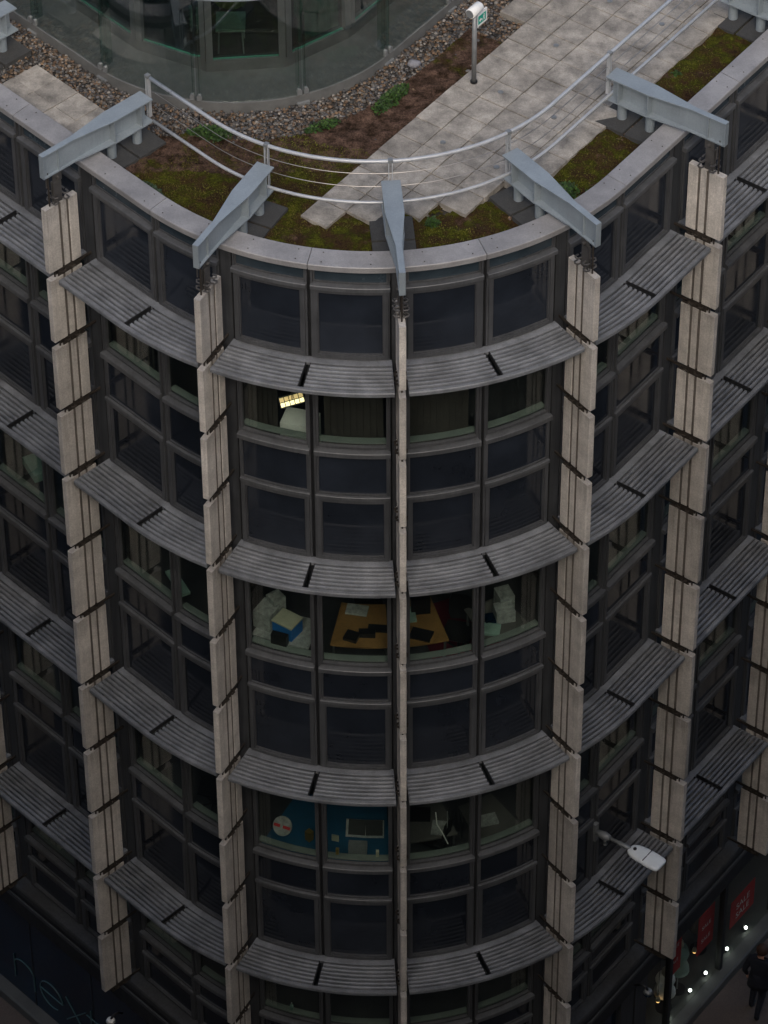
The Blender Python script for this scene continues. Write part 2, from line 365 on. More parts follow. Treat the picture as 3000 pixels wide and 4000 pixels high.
for k in range(-4, 4):
    a, e = FINU[k], FINU[k+1]; mid = (a+e)/2
    # pier behind each fin, central double mullion
    for h, (w0, w1) in enumerate(((a+.165, mid-.07), (mid+.07, e-.165))):
        # attic
        st = window(w0, w1, .085, .352, 'pane_strip', .025, -.845, -.86, inner=False)
        MB().prof(w0-.035, w1+.035, LEDGE(.075, .085)).build('ledge', 'ledge', BLD)
        window(w0, w1, LV[1]+.03, -.012, 'pane_dark', .075)
        for (s0, L, T, N) in STO:
            window(w0-.01, w1+.01, L+.015, s0-.07, 'pane_clear', .05, -.845, -.89, inner=False)
            si = MB().ub(w0, w1, -1.02, -.905, L+.075, L+.095).build('window_board', 'inner_sill', BLD)
            MB().prof(w0-.03, w1+.03, LEDGE(L, .10)).build('ledge', 'ledge', BLD)
            window(w0, w1, T+.0, L-.10, 'pane_dark', .04, -.825, -.85, inner=False)
            MB().prof(w0-.02, w1+.02, TRANS(T)).build('transom', 'ledge', BLD)
            window(w0, w1, N+.02, T-.07, 'pane_dark', .07)
    m = MB()
    for sgn in (-1, 1):
        m.ub(mid+sgn*.066, mid+sgn*.03, -.93, -.815, -17.70, .35)
    m.build('mullion', 'frame', BLD)
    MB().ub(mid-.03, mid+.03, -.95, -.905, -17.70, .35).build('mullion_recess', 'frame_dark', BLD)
for k in range(-4, 5):
    u = FINU[k]
    MB().ub(u-.105, u+.105, -.93, -.832, -17.70, .352).build('pier', 'pier', BLD)
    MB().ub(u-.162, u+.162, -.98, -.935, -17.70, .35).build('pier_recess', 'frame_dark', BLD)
    # small light edge strips beside the pier
    m = MB(); m.ub(u-.16, u-.135, -.93, -.83, -17.70, .352); m.ub(u+.135, u+.16, -.93, -.83, -17.70, .352); m.build('pier_trim', 'frame', BLD)

# sunshades with their slats
def slat_prof(o, z):
    return [(o-.034, z-.056), (o-.030, z-.024), (o-.016, z-.006), (o+.004, z), (o+.022, z-.009), (o+.031, z-.030), (o+.030, z-.052), (o+.012, z-.032), (o-.014, z-.036)]
SL_O = [-.655+.083*i for i in range(7)]
for k in range(-4, 4):
    a, e = FINU[k], FINU[k+1]; mid = (a+e)/2
    for z in SHELF:
        sh = MB()
        z0 = z+.005
        sh.prof(a+.105, e-.105, [(-.175, z0-.075), (-.108, z0-.075), (-.108, z0-.02), (-.12, z0-.002), (-.165, z0-.002), (-.175, z0-.02)])    # outer edge beam
        sh.prof(a+.105, e-.105, [(-.83, z0-.07), (-.705, z0-.06), (-.705, z0-.006), (-.72, z0), (-.83, z0)])                    # inner plate
        for u in (a+.105, e-.119):
            sh.ub(u, u+.014, -.705, -.175, z0-.08, z0-.004)
        so_ = sh.build('sunshade', 'shade', BLD)
        for u in (mid-.047, mid+.033): MB().ub(u, u+.014, -.705, -.175, z0-.08, z0-.006).build('end_plate', 'frame_dark', so_)  # plates at the middle slot coloured dark to paint in the slot's shade
        for h, (w0, w1) in enumerate(((a+.119, mid-.047), (mid+.047, e-.119))):
            single = (-2 <= k <= 1) or (k == -3 and h == 1) or (k == 2 and h == 0)
            if single:
                for o_ in SL_O: MB().prof(w0, w1, slat_prof(o_, z0)).build('slat', 'shade', so_)
            else:
                j = MB()
                for o_ in SL_O: j.prof(w0, w1, slat_prof(o_, z0))
                tag(j.build('slats', 'shade', so_), kind='stuff')

# stone fins: panels, clamps, hanger rod
def fin_axes(k):
    er, et, ex = fr(FINU[k]); q = P(FINU[k], 0, 0)
    return (q[0], q[1], ZG), (er[0], er[1], 0), (et[0], et[1], 0)
def panel_mesh(h, seed):
    r = random.Random(seed)
    t = .0508; c = .008
    sec = [(0-c, -t), (0, -t+c), (0, t-c), (0-c, t), (-.244, t), (-.252, t-.008), (-.252, .020), (-.292, .020), (-.292, .045), (-.398, .045), (-.398, .020), (-.438, .020),
           (-.438, t-.008), (-.450, t), (-.6045, t), (-.6125, t-c), (-.6125, -t+c), (-.6045, -t), (-.450, -t), (-.438, -t+.008), (-.438, -.020), (-.398, -.020), (-.398, -.045), (-.292, -.045), (-.292, -.020), (-.252, -.020), (-.252, -t+.008), (-.244, -t)]
    rings = []
    for z, s in ((-h, .975), (-h+.014, 1.), (-.012, 1.), (0, .978)):
        rings.append([(-.306+(x+.306)*(1-(1-s)*.35), y*s, z) for x, y in sec])
    b = MB(); b.sweep(rings); ns = len(sec)
    for q_ in range(3*ns):
        if q_ % ns in (5, 6, 7, 9, 10, 11, 19, 20, 21, 23, 24, 25): b.mi[q_] = 1
    return b
for k in range(-4, 5):
    org, ex, ey = fin_axes(k); ez = (0, 0, 1)
    g = lambda x, y, z: (org[0]+ex[0]*x+ey[0]*y, org[1]+ex[1]*x+ey[1]*y, org[2]+z)
    f = MB()
    f.tube([g(-.13, 0, LV[12]+.1), g(-.13, 0, .62)], .014, 6)
    f.tube([g(-.35, 0, LV[12]+.1), g(-.35, 0, .30)], .012, 6)
    fin = f.build('fin', 'rust', BLD)
    for i in range(12):
        h = LV[i]-LV[i+1]-.15
        b = panel_mesh(h, i); b.v = [g(x, y, z+LV[i]) for x, y, z in b.v]
        b.build('fin_panel', ('concrete', 'groove'), fin)
    for i in range(0, 13):
        z = LV[i]-.0 if i else 0
        b = MB()
        zz = LV[i]+.055
        if i:
            for s in (-1, 1):
                b.fbox(org, ex, ey, ez, -.46, -.17, s*.026-.008, s*.026+.008, zz-.053, zz+.075)
                for xx in (-.22, -.40):
                    b.tube([g(xx, s*.03, zz+.02), g(xx, s*.075, zz+.03), g(xx-.05, s*.082, zz+.035), g(xx-.09, s*.03, zz+.02)], .018, 6)
            b.fbox(org, ex, ey, ez, -.84, -.44, -.012, .012, zz-.02, zz+.02)        # arm back to the wall
            b.fbox(org, ex, ey, ez, -.60, -.50, -.035, .035, zz-.05, zz-.035)
        else:
            # hanger under the outrigger: twin plates, turnbuckle, clamps
            for s in (-1, 1):
                b.fbox(org, ex, ey, ez, -.35, -.20, s*.022-.006, s*.022+.006, .02, .40)
                for xx, hz in ((-.16, .05), (-.36, .05), (-.17, .16), (-.35, .16)):
                    b.tube([g(xx, s*.02, hz), g(xx, s*.09, hz+.01), g(xx-.03, s*.11, hz+.02), g(xx-.07, s*.085, hz+.01), g(xx-.08, s*.02, hz)], .014, 5)
            b.tube([g(-.14, -.055, .30), g(-.14, -.055, .52)], .012, 6)
            b.tube([g(-.30, -.06, .46), g(-.30, .06, .46)], .028, 8)
            b.fbox(org, ex, ey, ez, -.38, -.22, -.012, .012, .38, .57)
        b.build('clamp', 'rust' if i else 'hanger', fin)

# outrigger beams on the roof
def beam(k):
    org, ex, ey = fin_axes(k); ez = (0, 0, 1)
    g = lambda x, y, z: (org[0]+ex[0]*x+ey[0]*y, org[1]+ex[1]*x+ey[1]*y, org[2]+z)
    W = [(-.03, .046), (-.62, .046), (-1.33, .138), (-2.05, .138)]
    def flange(b, z0, z1):
        ol = [(x, -w) for x, w in W]+[(x, w) for x, w in W[::-1]]
        n = len(ol); b.add([g(x, y, z0) for x, y in ol]+[g(x, y, z1) for x, y in ol],
              [tuple(range(n))[::-1], tuple(range(n, 2*n))]+[(i, (i+1) % n, n+(i+1) % n, n+i) for i in range(n)])
    b = MB()
    flange(b, .960, .982); flange(b, .565, .587)
    b.fbox(org, ex, ey, ez, -2.0, -.05, -.008, .008, .587, .960)
    def wid(x):
        for (x0, w0), (x1, w1) in zip(W, W[1:]):
            if x1 <= x <= x0: return w0+(w1-w0)*(x0-x)/(x0-x1)
        return W[-1][1]
    o = b.build('outrigger_beam', 'steel_paint', BLD)
    s = MB(); s.fbox(org, ex, ey, ez, -.052, -.028, -.046, .046, .566, .981); s.build('end_plate', 'steel_paint', o)
    for x in (-.33, -1.32, -1.84):
        ww = wid(x)-.006
        s = MB(); s.fbox(org, ex, ey, ez, x-.007, x+.007, -ww, -.008, .587, .960); s.fbox(org, ex, ey, ez, x-.007, x+.007, .008, ww, .587, .960)
        s.build('stiffener', 'steel_paint', o)
    for x in (-1.34, -1.83):
        MB().tube([g(x, 0, .17), g(x, 0, .566)], .072, 16).build('post', 'steel_paint', o, smooth=False)
    for x0, x1 in ((-1.58, -1.09), (-2.12, -1.62)):
        p_ = MB(); p_.fbox(org, ex, ey, ez, x0, x1, -.31, .31, .12, .246); p_.build('base_plate', 'plate', o)
for k in range(-4, 5): beam(k)

# base: ledge, fascia, shop fronts
MB().prof(UMIN, UMAX, [(-.90, -17.70), (-.72, -17.715), (-.62, -17.75), (-.60, -17.78), (-.60, -17.90), (-.90, -17.90)]).build('base_ledge', 'pier', BLD)
MB().ub(UMIN, UMAX, -.95, -.66, -18.62, -17.90).build('fascia', 'frame_dark', BLD)
MB().ub(UMIN, UMAX, -.72, -.63, -18.20, -18.12).build('fascia_trim', 'frame', BLD)
MB().prof(UMIN, UMAX, [(-1.05, -21.62), (-.66, -21.62), (-.66, -21.42), (-.69, -21.39), (-1.05, -21.39)]).build('stone_sill', 'stone_sill', BLD)
MB().ub(UMIN, UMAX, -3.5, -3.4, -21.62, -18.2, .3).build('shop_wall', 'room', BLD)
MB().ub(UMIN, UMAX, -3.4, -1.05, -21.62, -21.48, .3).build('shop_floor', 'stone_sill', BLD)
def shopwin(u0, u1, m):
    mw, mo_ = (.014, -.893) if m == 'navy' else (.045, -.85)
    f = MB(); f.ub(u0-mw, u0+mw, -.96, mo_, -21.39, -18.62); f.ub(u0, u1, -.95, -.87, -18.70, -18.62)
    o = f.build('shop_window', 'frame_dark', BLD)
    MB().ub(u0+mw, u1-mw, -.915, -.90, -21.39, -18.70).build('pane', m, o)
ed = [-16.5, -15, -13.5, -12.1, -10.7, -9.24, -7.55, -6.05]
for u0, u1 in zip(ed, ed[1:]): shopwin(u0, u1, 'navy')
for u0, u1 in ((-6.05, -4.5), (-4.5, -3), (-3, -1.5), (-1.5, 0), (0, 1.5), (1.5, 3), (3, 4.5), (4.5, 5.62)): shopwin(u0, u1, 'navy')
MB().ub(5.62, 6.02, -.96, -.80, -21.39, -18.62).build('pilaster', 'pier', BLD)
MB().ub(6.08, 6.46, -.96, -.80, -21.39, -18.62).build('pilaster', 'pier', BLD)
ed = [6.46, 7.35, 9.12, 10.9, 12.7, 14.6, 16.5]
for u0, u1 in zip(ed, ed[1:]): shopwin(u0, u1, 'shop_glass')
# thin lettering on the dark shop window
def stroke(name, pts, parent, r=.013):
    return MB().tube([P(u, -.885, z) for u, z in pts], r, 5).build(name, 'teal_letter', parent)
LET = tag(empty('shop_sign', P(-8.6, -.885, -21.1)), 'thin pale lettering reading next across the dark navy shop window', 'sign')
stroke('letter_n', [(-9.78, -20.38), (-9.78, -21.01)], LET)
stroke('letter_n', [(-9.78, -20.62)]+[(-9.505+.275*math.cos(t), -20.62+.215*math.sin(t)) for t in [math.pi*(1-i/10) for i in range(11)]]+[(-9.23, -21.0)], LET)
stroke('letter_e', [(-9.06, -20.69), (-8.43, -20.69)]+[(-8.745+.315*math.cos(t), -20.69+.315*math.sin(t)) for t in [math.pi*2*.83*i/20 for i in range(21)]], LET)
stroke('letter_x', [(-8.32, -20.35), (-7.80, -20.99)], LET); stroke('letter_x', [(-8.33, -20.99), (-7.78, -20.34)], LET)
stroke('letter_t', [(-7.62, -20.15), (-7.62, -20.85), (-7.58, -20.95), (-7.50, -20.99), (-7.40, -20.98)], LET); stroke('letter_t', [(-7.74, -20.36), (-7.36, -20.36)], LET)

# ------------------------------------------------------------------ roof terrace: slabs, beds, gravel
TER = tag(empty('roof_terrace', (2, -1, ZG+.12)), kind='structure')
colw, roww = .4675, .479
def slab(pts, name='paving_slab'):
    b = MB(); dz = random.uniform(-.006, .006); t = [random.uniform(-.004, .004) for _ in pts]
    cx = sum(p[0] for p in pts)/len(pts); cy = sum(p[1] for p in pts)/len(pts)
    ins = [(cx+(x-cx)*.985, cy+(y-cy)*.985) for x, y in pts]
    z0, z1 = ZG+.14, ZG+.25+dz; n = len(pts)
    b.add([(x, y, z0) for x, y in pts]+[(x, y, z1-.006+t[i]) for i, (x, y) in enumerate(pts)]+[(x, y, z1+t[i]) for i, (x, y) in enumerate(ins)],
          [tuple(range(n))[::-1], tuple(range(2*n, 3*n))]+[(i, (i+1) % n, n+(i+1) % n, n+i) for i in range(n)]+[(n+i, n+(i+1) % n, 2*n+(i+1) % n, 2*n+i) for i in range(n)])
    return b.build(name, 'slab', TER)
def near_plate(x, y):
    for k in range(-3, 4):
        org, ex, ey = fin_axes(k); dx, dy = x-org[0], y-org[1]
        if abs(dx*ey[0]+dy*ey[1]) < .36 and dx*ex[0]+dy*ex[1] > -2.12: return True
    return False
SLABS = []
for j in range(-8, 14):
    a1 = 2.933-colw*j; a0 = a1-colw
    for r in range(-1, 5):
        b0 = -4.29+roww*r; b1 = b0+roww
        if r == -1 and a0 < 2.4: continue
        g_ = .008
        pts = [PR(a0+g_, b0+g_, 0)[:2], PR(a1-g_, b0+g_, 0)[:2], PR(a1-g_, b1-g_, 0)[:2], PR(a0+g_, b1-g_, 0)[:2]]
        cx, cy = sum(p[0] for p in pts)/4, sum(p[1] for p in pts)/4
        mo = max(uo(*p)[1] for p in pts)
        if mo > -1.66 or near_plate(cx, cy): continue
        SLABS.append((a0, a1, b0, b1)); slab(pts)
# slabs beside the left wing
for i in range(5):
    u1 = -8.465+.475*(i+1); u0 = u1-.475
    for o0, o1 in ((-1.96, -1.505), (-1.50, -1.105)):
        if i == 4: u1 = -6.42
        slab([P(u, o, 0)[:2] for u, o in ((u0+.004, o0), (u1-.004, o0), (u1-.004, o1), (u0+.004, o1))])
# small cast covers set in some slabs
for x, y in [(1.88, -.33), (2.74, .79), (2.65, -.93), (3.59, 1.88), (4.35, 1.30), (1.01, -1.50), (1.78, -2.08)]:
    b = MB(); b.tube([(x, y, ZG+.245), (x, y, ZG+.262)], .042, 14); b.tube([(x, y, ZG+.2615), (x, y, ZG+.266)], .026, 12)
    b.build('drain_cover', 'lamp_grey', TER)
BORDER = [(-3.27, -1.31), (-2.96, -1.26), (-2.56, -1.10), (-2.22, -1.26), (-1.74, -1.32), (-1.40, -1.33), (-.96, -1.22), (-.73, -1.01), (-.60, -.99)]
POLY = BORDER+[PR(-.26, -4.92, 0)[:2], PR(1.92, -4.92, 0)[:2], PR(1.92, -4.2, 0)[:2], PR(-1, -3.6, 0)[:2], (1., -3.0), (0, -3.4), (-1.6, -3.3), (-3.0, -2.2)]
def inpoly(x, y, poly):
    c = False; n = len(poly)
    for i in range(n):
        x0, y0 = poly[i]; x1, y1 = poly[(i+1) % n]
        if (y0 > y) != (y1 > y) and x < (x1-x0)*(y-y0)/(y1-y0)+x0: c = not c
    return c
def in_bed(x, y):
    u, o = uo(x, y)
    if -2.1 < o < -1.06 and -5.75 < u < 12: return True
    return inpoly(x, y, POLY)
def in_slab(x, y):
    a = x*etR[0]+y*etR[1]; b_ = x*erR[0]+y*erR[1]-R
    if any(a0 < a < a1 and b0 < b_ < b1 for a0, a1, b0, b1 in SLABS): return True
    u, o = uo(x, y)
    return -8.46 < u < -6.4 and -1.96 < o
def vnoise(seed):
    g = np.random.default_rng(seed).random((64, 64))
    def f(x, y):
        xi, yi = math.floor(x), math.floor(y); fx, fy = x-xi, y-yi; fx = fx*fx*(3-2*fx); fy = fy*fy*(3-2*fy)
        v = lambda i, j: g[i % 64, j % 64]
        return (v(xi, yi)*(1-fx)+v(xi+1, yi)*fx)*(1-fy)+(v(xi, yi+1)*(1-fx)+v(xi+1, yi+1)*fx)*fy
    return f
n1, n2 = vnoise(1), vnoise(2)
def bed_z(x, y): return .15+.06*n1(x*3, y*3)+.045*n2(x*9+5, y*9)
# bed surface on a grid along the right wing axes
ST = .05; vid = {}; bv = []; bf = []; soil = []
def gv(i, j):
    if (i, j) not in vid:
        x, y, _ = PR(i*ST, j*ST-4.92, 0); vid[(i, j)] = len(bv); bv.append((x, y, ZG+bed_z(x, y)))
        b_ = j*ST-4.92; a = i*ST
        s = 0.
        if b_ < -4.2 and a > -1.6: s = .95 if a < .9 else .55
        elif y > -2.1 and x < .3: s = .62
        else: s = .22
        soil.append(s)
    return vid[(i, j)]
for i in range(-130, 150):
    for j in range(-80, 100):
        x, y, _ = PR((i+.5)*ST, (j+.5)*ST-4.92, 0)
        if not in_bed(x, y): continue
        a, b_ = (i+.5)*ST, (j+.5)*ST-4.92
        if all(any(a0+.03 < a+da < a1+.03 and b0 < b_+db < b1+.02 for a0, a1, b0, b1 in SLABS) for da, db in ((-.1, 0), (.1, 0), (0, -.1), (0, .1))): continue
        bf.append((gv(i, j), gv(i+1, j), gv(i+1, j+1), gv(i, j+1)))
b = MB(); b.add(bv, bf); mo = b.build('moss_bed', 'moss', None, True)
at = mo.data.attributes.new('soil', 'FLOAT', 'POINT'); at.data.foreach_set('value', soil)
tag(mo, 'yellow green moss and brown soil planted between the paving and the parapet', 'moss', kind='stuff')
# pebbles
t_ = (1+5**.5)/2
ICO = np.array([(-1, t_, 0), (1, t_, 0), (-1, -t_, 0), (1, -t_, 0), (0, -1, t_), (0, 1, t_), (0, -1, -t_), (0, 1, -t_), (t_, 0, -1), (t_, 0, 1), (-t_, 0, -1), (-t_, 0, 1)])/1.902
ICF = [(0, 11, 5), (0, 5, 1), (0, 1, 7), (0, 7, 10), (0, 10, 11), (1, 5, 9), (5, 11, 4), (11, 10, 2), (10, 7, 6), (7, 1, 8), (3, 9, 4), (3, 4, 2), (3, 2, 6), (3, 6, 8), (3, 8, 9), (4, 9, 5), (2, 4, 11), (6, 2, 10), (8, 6, 7), (9, 8, 1)]
def pebble_heap(name, pts, rad, cols, label):
    V = []; F = []; Cc = []
    for (x, y, z), r in zip(pts, rad):
        s = np.array([r*rng.uniform(.75, 1.3), r*rng.uniform(.75, 1.3), r*rng.uniform(.5, .8)])
        th = rng.uniform(0, 6.3); c, s_ = math.cos(th), math.sin(th)
        v = ICO*s*rng.uniform(.85, 1.15, (12, 1)); v = np.c_[v[:, 0]*c-v[:, 1]*s_, v[:, 0]*s_+v[:, 1]*c, v[:, 2]]+(x, y, z)
        o = len(V); V += v.tolist(); F += [(a+o, b_+o, c_+o) for a, b_, c_ in ICF]
        col = np.array(cols[rng.integers(len(cols))])*rng.uniform(.35, 1.1)
        Cc += [(*col, 1)]*12
    b = MB(); b.add(V, F)
    o = b.build(name, 'pebbles', None, True)
    a = o.data.color_attributes.new('col', 'FLOAT_COLOR', 'POINT'); a.data.foreach_set('color', np.array(Cc).ravel())
    return tag(o, label, 'gravel', kind='stuff')
pts = []
PCOL = [(.21, .14, .085), (.17, .11, .07), (.14, .11, .085), (.11, .105, .10), (.20, .185, .165), (.13, .125, .125), (.24, .18, .13), (.065, .06, .055), (.30, .275, .24), (.09, .088, .085)]
while len(pts) < 15000:
    x, y = rng.uniform(-7.5, 5.2), rng.uniform(-2.2, 4.6)
    u, o = uo(x, y); pv = pav_off(x, y)
    if o > -1.08 or pv < .03 or pv > 1.9: continue
    if in_bed(x, y) and rng.random() > .012: continue
    if in_slab(x, y): continue
    pts.append((x, y, ZG+.125+rng.uniform(0, .055)))
pebble_heap('gravel', pts, [rng.uniform(.017, .033) for _ in pts], PCOL, 'brown and grey pebbles spread around the glass pavilion')
pts = []
for k in range(1, 4):       # stray gravel along the parapet and round the base plates
    for _ in range(60):
        u = FINU[k]+rng.uniform(-.5, .5); o = rng.choice([-1.60, -1.13])+rng.normal(0, .02); q = P(u, o, 0)
        pts.append((q[0], q[1], ZG+.19))
for _ in range(140):
    u = rng.uniform(6.3, 9); q = P(u, -1.12+abs(rng.normal(0, .02))*-1, 0); pts.append((q[0], q[1], ZG+.20))
pebble_heap('stray_gravel', pts, [rng.uniform(.015, .03) for _ in pts], PCOL[:3]+PCOL[-1:], 'loose pebbles scattered along the parapet and base plates')
# leafy clumps in the beds
def clump(cx, cy, rx, ry, n, h, size, seed, name, label, cols, rot=0.):
    r = np.random.default_rng(seed); V = []; F = []; Cc = []
    for _ in range(n):
        a, d = r.uniform(0, 6.28), r.random()**.6
        lx, ly = math.cos(a)*d*rx, math.sin(a)*d*ry
        x = cx+lx*math.cos(rot)-ly*math.sin(rot); y = cy+lx*math.sin(rot)+ly*math.cos(rot)
        z = ZG+.20+r.uniform(0, 1)*h*(1.1-d)
        th, tl = r.uniform(0, 6.28), r.uniform(-.6, .9); s = size*r.uniform(.6, 1.4)
        dx = Vector((math.cos(th)*math.cos(tl), math.sin(th)*math.cos(tl), math.sin(tl))); sx = Vector((-math.sin(th), math.cos(th), r.uniform(-.4, .4)))*.45
        p_ = Vector((x, y, z)); o = len(V)
        V += [tuple(p_), tuple(p_+dx*s*.5+sx*s), tuple(p_+dx*s), tuple(p_+dx*s*.5-sx*s)]; F += [(o, o+1, o+2, o+3)]
        c = np.array(cols[r.integers(len(cols))])*r.uniform(.6, 1.4); Cc += [(*c, 1)]*4
    b = MB(); b.add(V, F); o = b.build(name, 'leaves', None)
    a = o.data.color_attributes.new('col', 'FLOAT_COLOR', 'POINT'); a.data.foreach_set('color', np.array(Cc).ravel())
    if label: tag(o, label, 'plant', 'low leafy plants in the roof beds')
    return o
GRN = [(.032, .072, .012), (.025, .055, .012), (.045, .09, .016), (.03, .05, .018)]
def pxy(u, o): q = P(u, o, 0); return q[0], q[1]
x, y = -2.40, -1.22; clump(x, y, .34, .16, 700, .12, .05, 11, 'leafy_plant', 'bright green leafy clump at the pebble edge behind the bracket row', GRN)
x, y = .25, -.42; clump(x, y, .42, .12, 800, .12, .045, 12, 'leafy_plant', 'long green clump along the dark soil strip beside the pebbles', GRN, .95)
x, y = pxy(3.75, -1.55); clump(x, y, .34, .2, 900, .14, .05, 13, 'leafy_plant', 'dense green clump beside the bracket base where the curve straightens', GRN, .6)
x, y = pxy(3.05, -1.2); clump(x+.15, y+.1, .33, .11, 500, .10, .045, 14, 'leafy_plant', 'low green clump hugging the coping next to a bracket', GRN, .8)
x, y = pxy(3.95, -1.2); clump(x, y, .4, .09, 450, .10, .045, 15, 'leafy_plant', 'narrow green clump trailing along the coping of the straight wing', GRN, .93)
x, y = pxy(.55, -1.95); clump(x+.25, y+.02, .1, .07, 150, .14, .045, 16, 'leafy_plant', 'small green tuft in a notch of the stepped paving edge', GRN)
x, y = pxy(.62, -1.22); clump(x, y, .09, .05, 90, .1, .04, 17, 'leafy_plant', 'tiny green tuft against the coping on the rounded corner', GRN)
x, y = pxy(-1.85, -1.25); clump(x, y, .1, .07, 130, .1, .04, 18, 'leafy_plant', 'small green tuft near the coping left of the stepped slabs', GRN)
x, y = pxy(-4.2, -1.2); clump(x, y, .16, .09, 200, .1, .045, 19, 'leafy_plant', 'dark green tuft by the coping between two brackets', [(.03, .05, .02)])
x, y = pxy(-5.1, -1.25); clump(x, y, .25, .1, 260, .1, .045, 20, 'leafy_plant', 'dark green straggly clump beside the pebble side bracket base', [(.03, .05, .025), (.04, .06, .025)], -.9)
x, y = pxy(7.35, -1.78); clump(x, y, .07, .05, 90, .09, .04, 21, 'leafy_plant', 'little green tuft at the slab edge on the straight wing', GRN)
x, y = -.75, -1.05; clump(x, y, .3, .1, 260, .1, .045, 22, 'leafy_plant', 'thin green clump between pebbles and reddish soil', GRN, .5)
# moss cushions: uncountable small tufts
V = []; F = []; Cc = []
r = np.random.default_rng(5); cnt = 0
while cnt < 16000:
    u, o = r.uniform(-5.6, 9.5), -1.1-r.random()*1.0
    if r.random() < .45: u, o = r.uniform(-5.4, -.5), -1.1-r.random()*2.6
    q = P(u, o, 0); x, y = q[0], q[1]
    if not in_bed(x, y) or in_slab(x, y) or near_plate(x, y) or n1(x*2.2+7, y*2.2) < .35: cnt += .02; continue
    z = ZG+bed_z(x, y)-.005; th = r.uniform(0, 6.28); tl = r.uniform(.2, 1.2); s = r.uniform(.012, .032)
    dx = Vector((math.cos(th)*math.cos(tl), math.sin(th)*math.cos(tl), math.sin(tl))); sx = Vector((-math.sin(th), math.cos(th), 0))*.4; p_ = Vector((x, y, z)); k0 = len(V)
    V += [tuple(p_-sx*s), tuple(p_+sx*s), tuple(p_+dx*s)]; F.append((k0, k0+1, k0+2))
    m_ = n2(x*1.7, y*1.7); c = np.array((.085, .088, .010))*(.45+m_)+np.array((.03, .012, 0))*(1-m_); c = c*r.uniform(.6, 1.3); Cc += [(*c, 1)]*3; cnt += 1
b = MB(); b.add(V, F); o = b.build('moss', 'leaves', None); a = o.data.color_attributes.new('col', 'FLOAT_COLOR', 'POINT'); a.data.foreach_set('color', np.array(Cc).ravel())
tag(o, 'tiny moss shoots covering the roof beds', 'moss', kind='stuff')
b = MB(); b.sphere((.60, .44, ZG+.20), .085, 10, 7, (1.25, .95, .7)); b.v = [(x+.02*math.sin(31*y), y+.015*math.sin(27*x), z) for x, y, z in b.v]
tag(b.build('boulder', 'rock', None, True), 'large smooth grey stone lying on the small brown pebbles', 'stone')

# ------------------------------------------------------------------ railing
RAIL = tag(empty('railing', P(0, -2.1, .55)), 'tubular metal railing with thin wires running behind the outrigger brackets', 'railing')
def line(o, z, u0, u1, step=.12): return [P(u, o, z) for u in usegs(u0, u1, step)]
MB().tube(line(-2.09, 1.30, -5.99, 13), .030, 12).build('handrail', 'rail', RAIL, True)
MB().tube(line(-2.03, .60, -5.9, 13), .026, 12).build('lower_rail', 'rail', RAIL, True)
for z, o in ((1.08, -2.09), (.86, -2.07)): MB().tube(line(o, z, -5.9, 13), .006, 5).build('wire', 'wire', RAIL)
for k in range(-2, 5):
    org, ex, ey = fin_axes(k); ez = (0, 0, 1)
    for s in (-1, 1):
        p_ = MB(); p_.fbox(org, ex, ey, ez, -2.115, -2.065, s*.026-.006, s*.026+.006, .575, 1.315)
        p_.build('post', 'rail', RAIL)
    MB().fbox(org, ex, ey, ez, -2.125, -2.055, -.034, .034, 1.285, 1.335).build('saddle', 'lamp_grey', RAIL)

# ------------------------------------------------------------------ bollard light with exit sign
SP = tag(empty('sign_post', (1.49, -.08, ZG+.25)), 'slim grey post with a white lamp head and green exit sign on the paving', 'sign post')
x, y = 1.49, -.08
MB().tube([(x, y, ZG+.25), (x, y, ZG+1.52)], .036, 12).build('post', 'lamp_grey', SP, True)
MB().tube([(x, y, ZG+.25), (x, y, ZG+.275)], .055, 12).build('foot_ring', 'black', SP)
d = Vector((etR[0], etR[1], 0))
c = Vector((x, y, ZG+1.58)); b = MB()
b.tube([c-d*.125, c-d*.12, c+d*.12, c+d*.14], [.070, .078, .078, .06], 18); b.build('lamp_head', 'white', SP, True)
b = MB(); b.tube([c-d*.130, c-d*.1251], .066, 18); b.build('lamp_cap', 'lamp_grey', SP)
n_ = Vector((erR[0], erR[1], 0)); sc_ = Vector((x, y, ZG+1.34))
b = MB(); b.fbox(sc_, d, n_, (0, 0, 1), .04, .30, -.012, .012, -.115, .115); sg = b.build('sign', 'white', SP)
b = MB(); b.fbox(sc_, d, n_, (0, 0, 1), .075, .265, .012, .0145, -.075, .075); b.build('sign_face', 'green_sign', sg)
b = MB()     # white arrow and running figure
F3 = lambda s, z: tuple(sc_+d*s+n_*.0165+Vector((0, 0, z)))
b.add([F3(.09, -.01), F3(.13, -.05), F3(.13, .03)], [(0, 1, 2)]); b.add([F3(.13, -.025), F3(.17, -.025), F3(.17, .005), F3(.13, .005)], [(0, 1, 2, 3)])
b.add([F3(.20, .05), F3(.215, .035), F3(.23, .05), F3(.215, .065)], [(0, 1, 2, 3)]); b.add([F3(.195, .03), F3(.235, .03), F3(.225, -.015), F3(.245, -.055), F3(.232, -.06), F3(.21, -.02), F3(.185, -.055), F3(.175, -.045), F3(.2, -.01)], [tuple(range(9))])
b.build('pictogram', 'white', sg)
MB().fbox(sc_, d, n_, (0, 0, 1), .0, .04, -.02, .02, -.10, .17).build('bracket', 'black', SP)

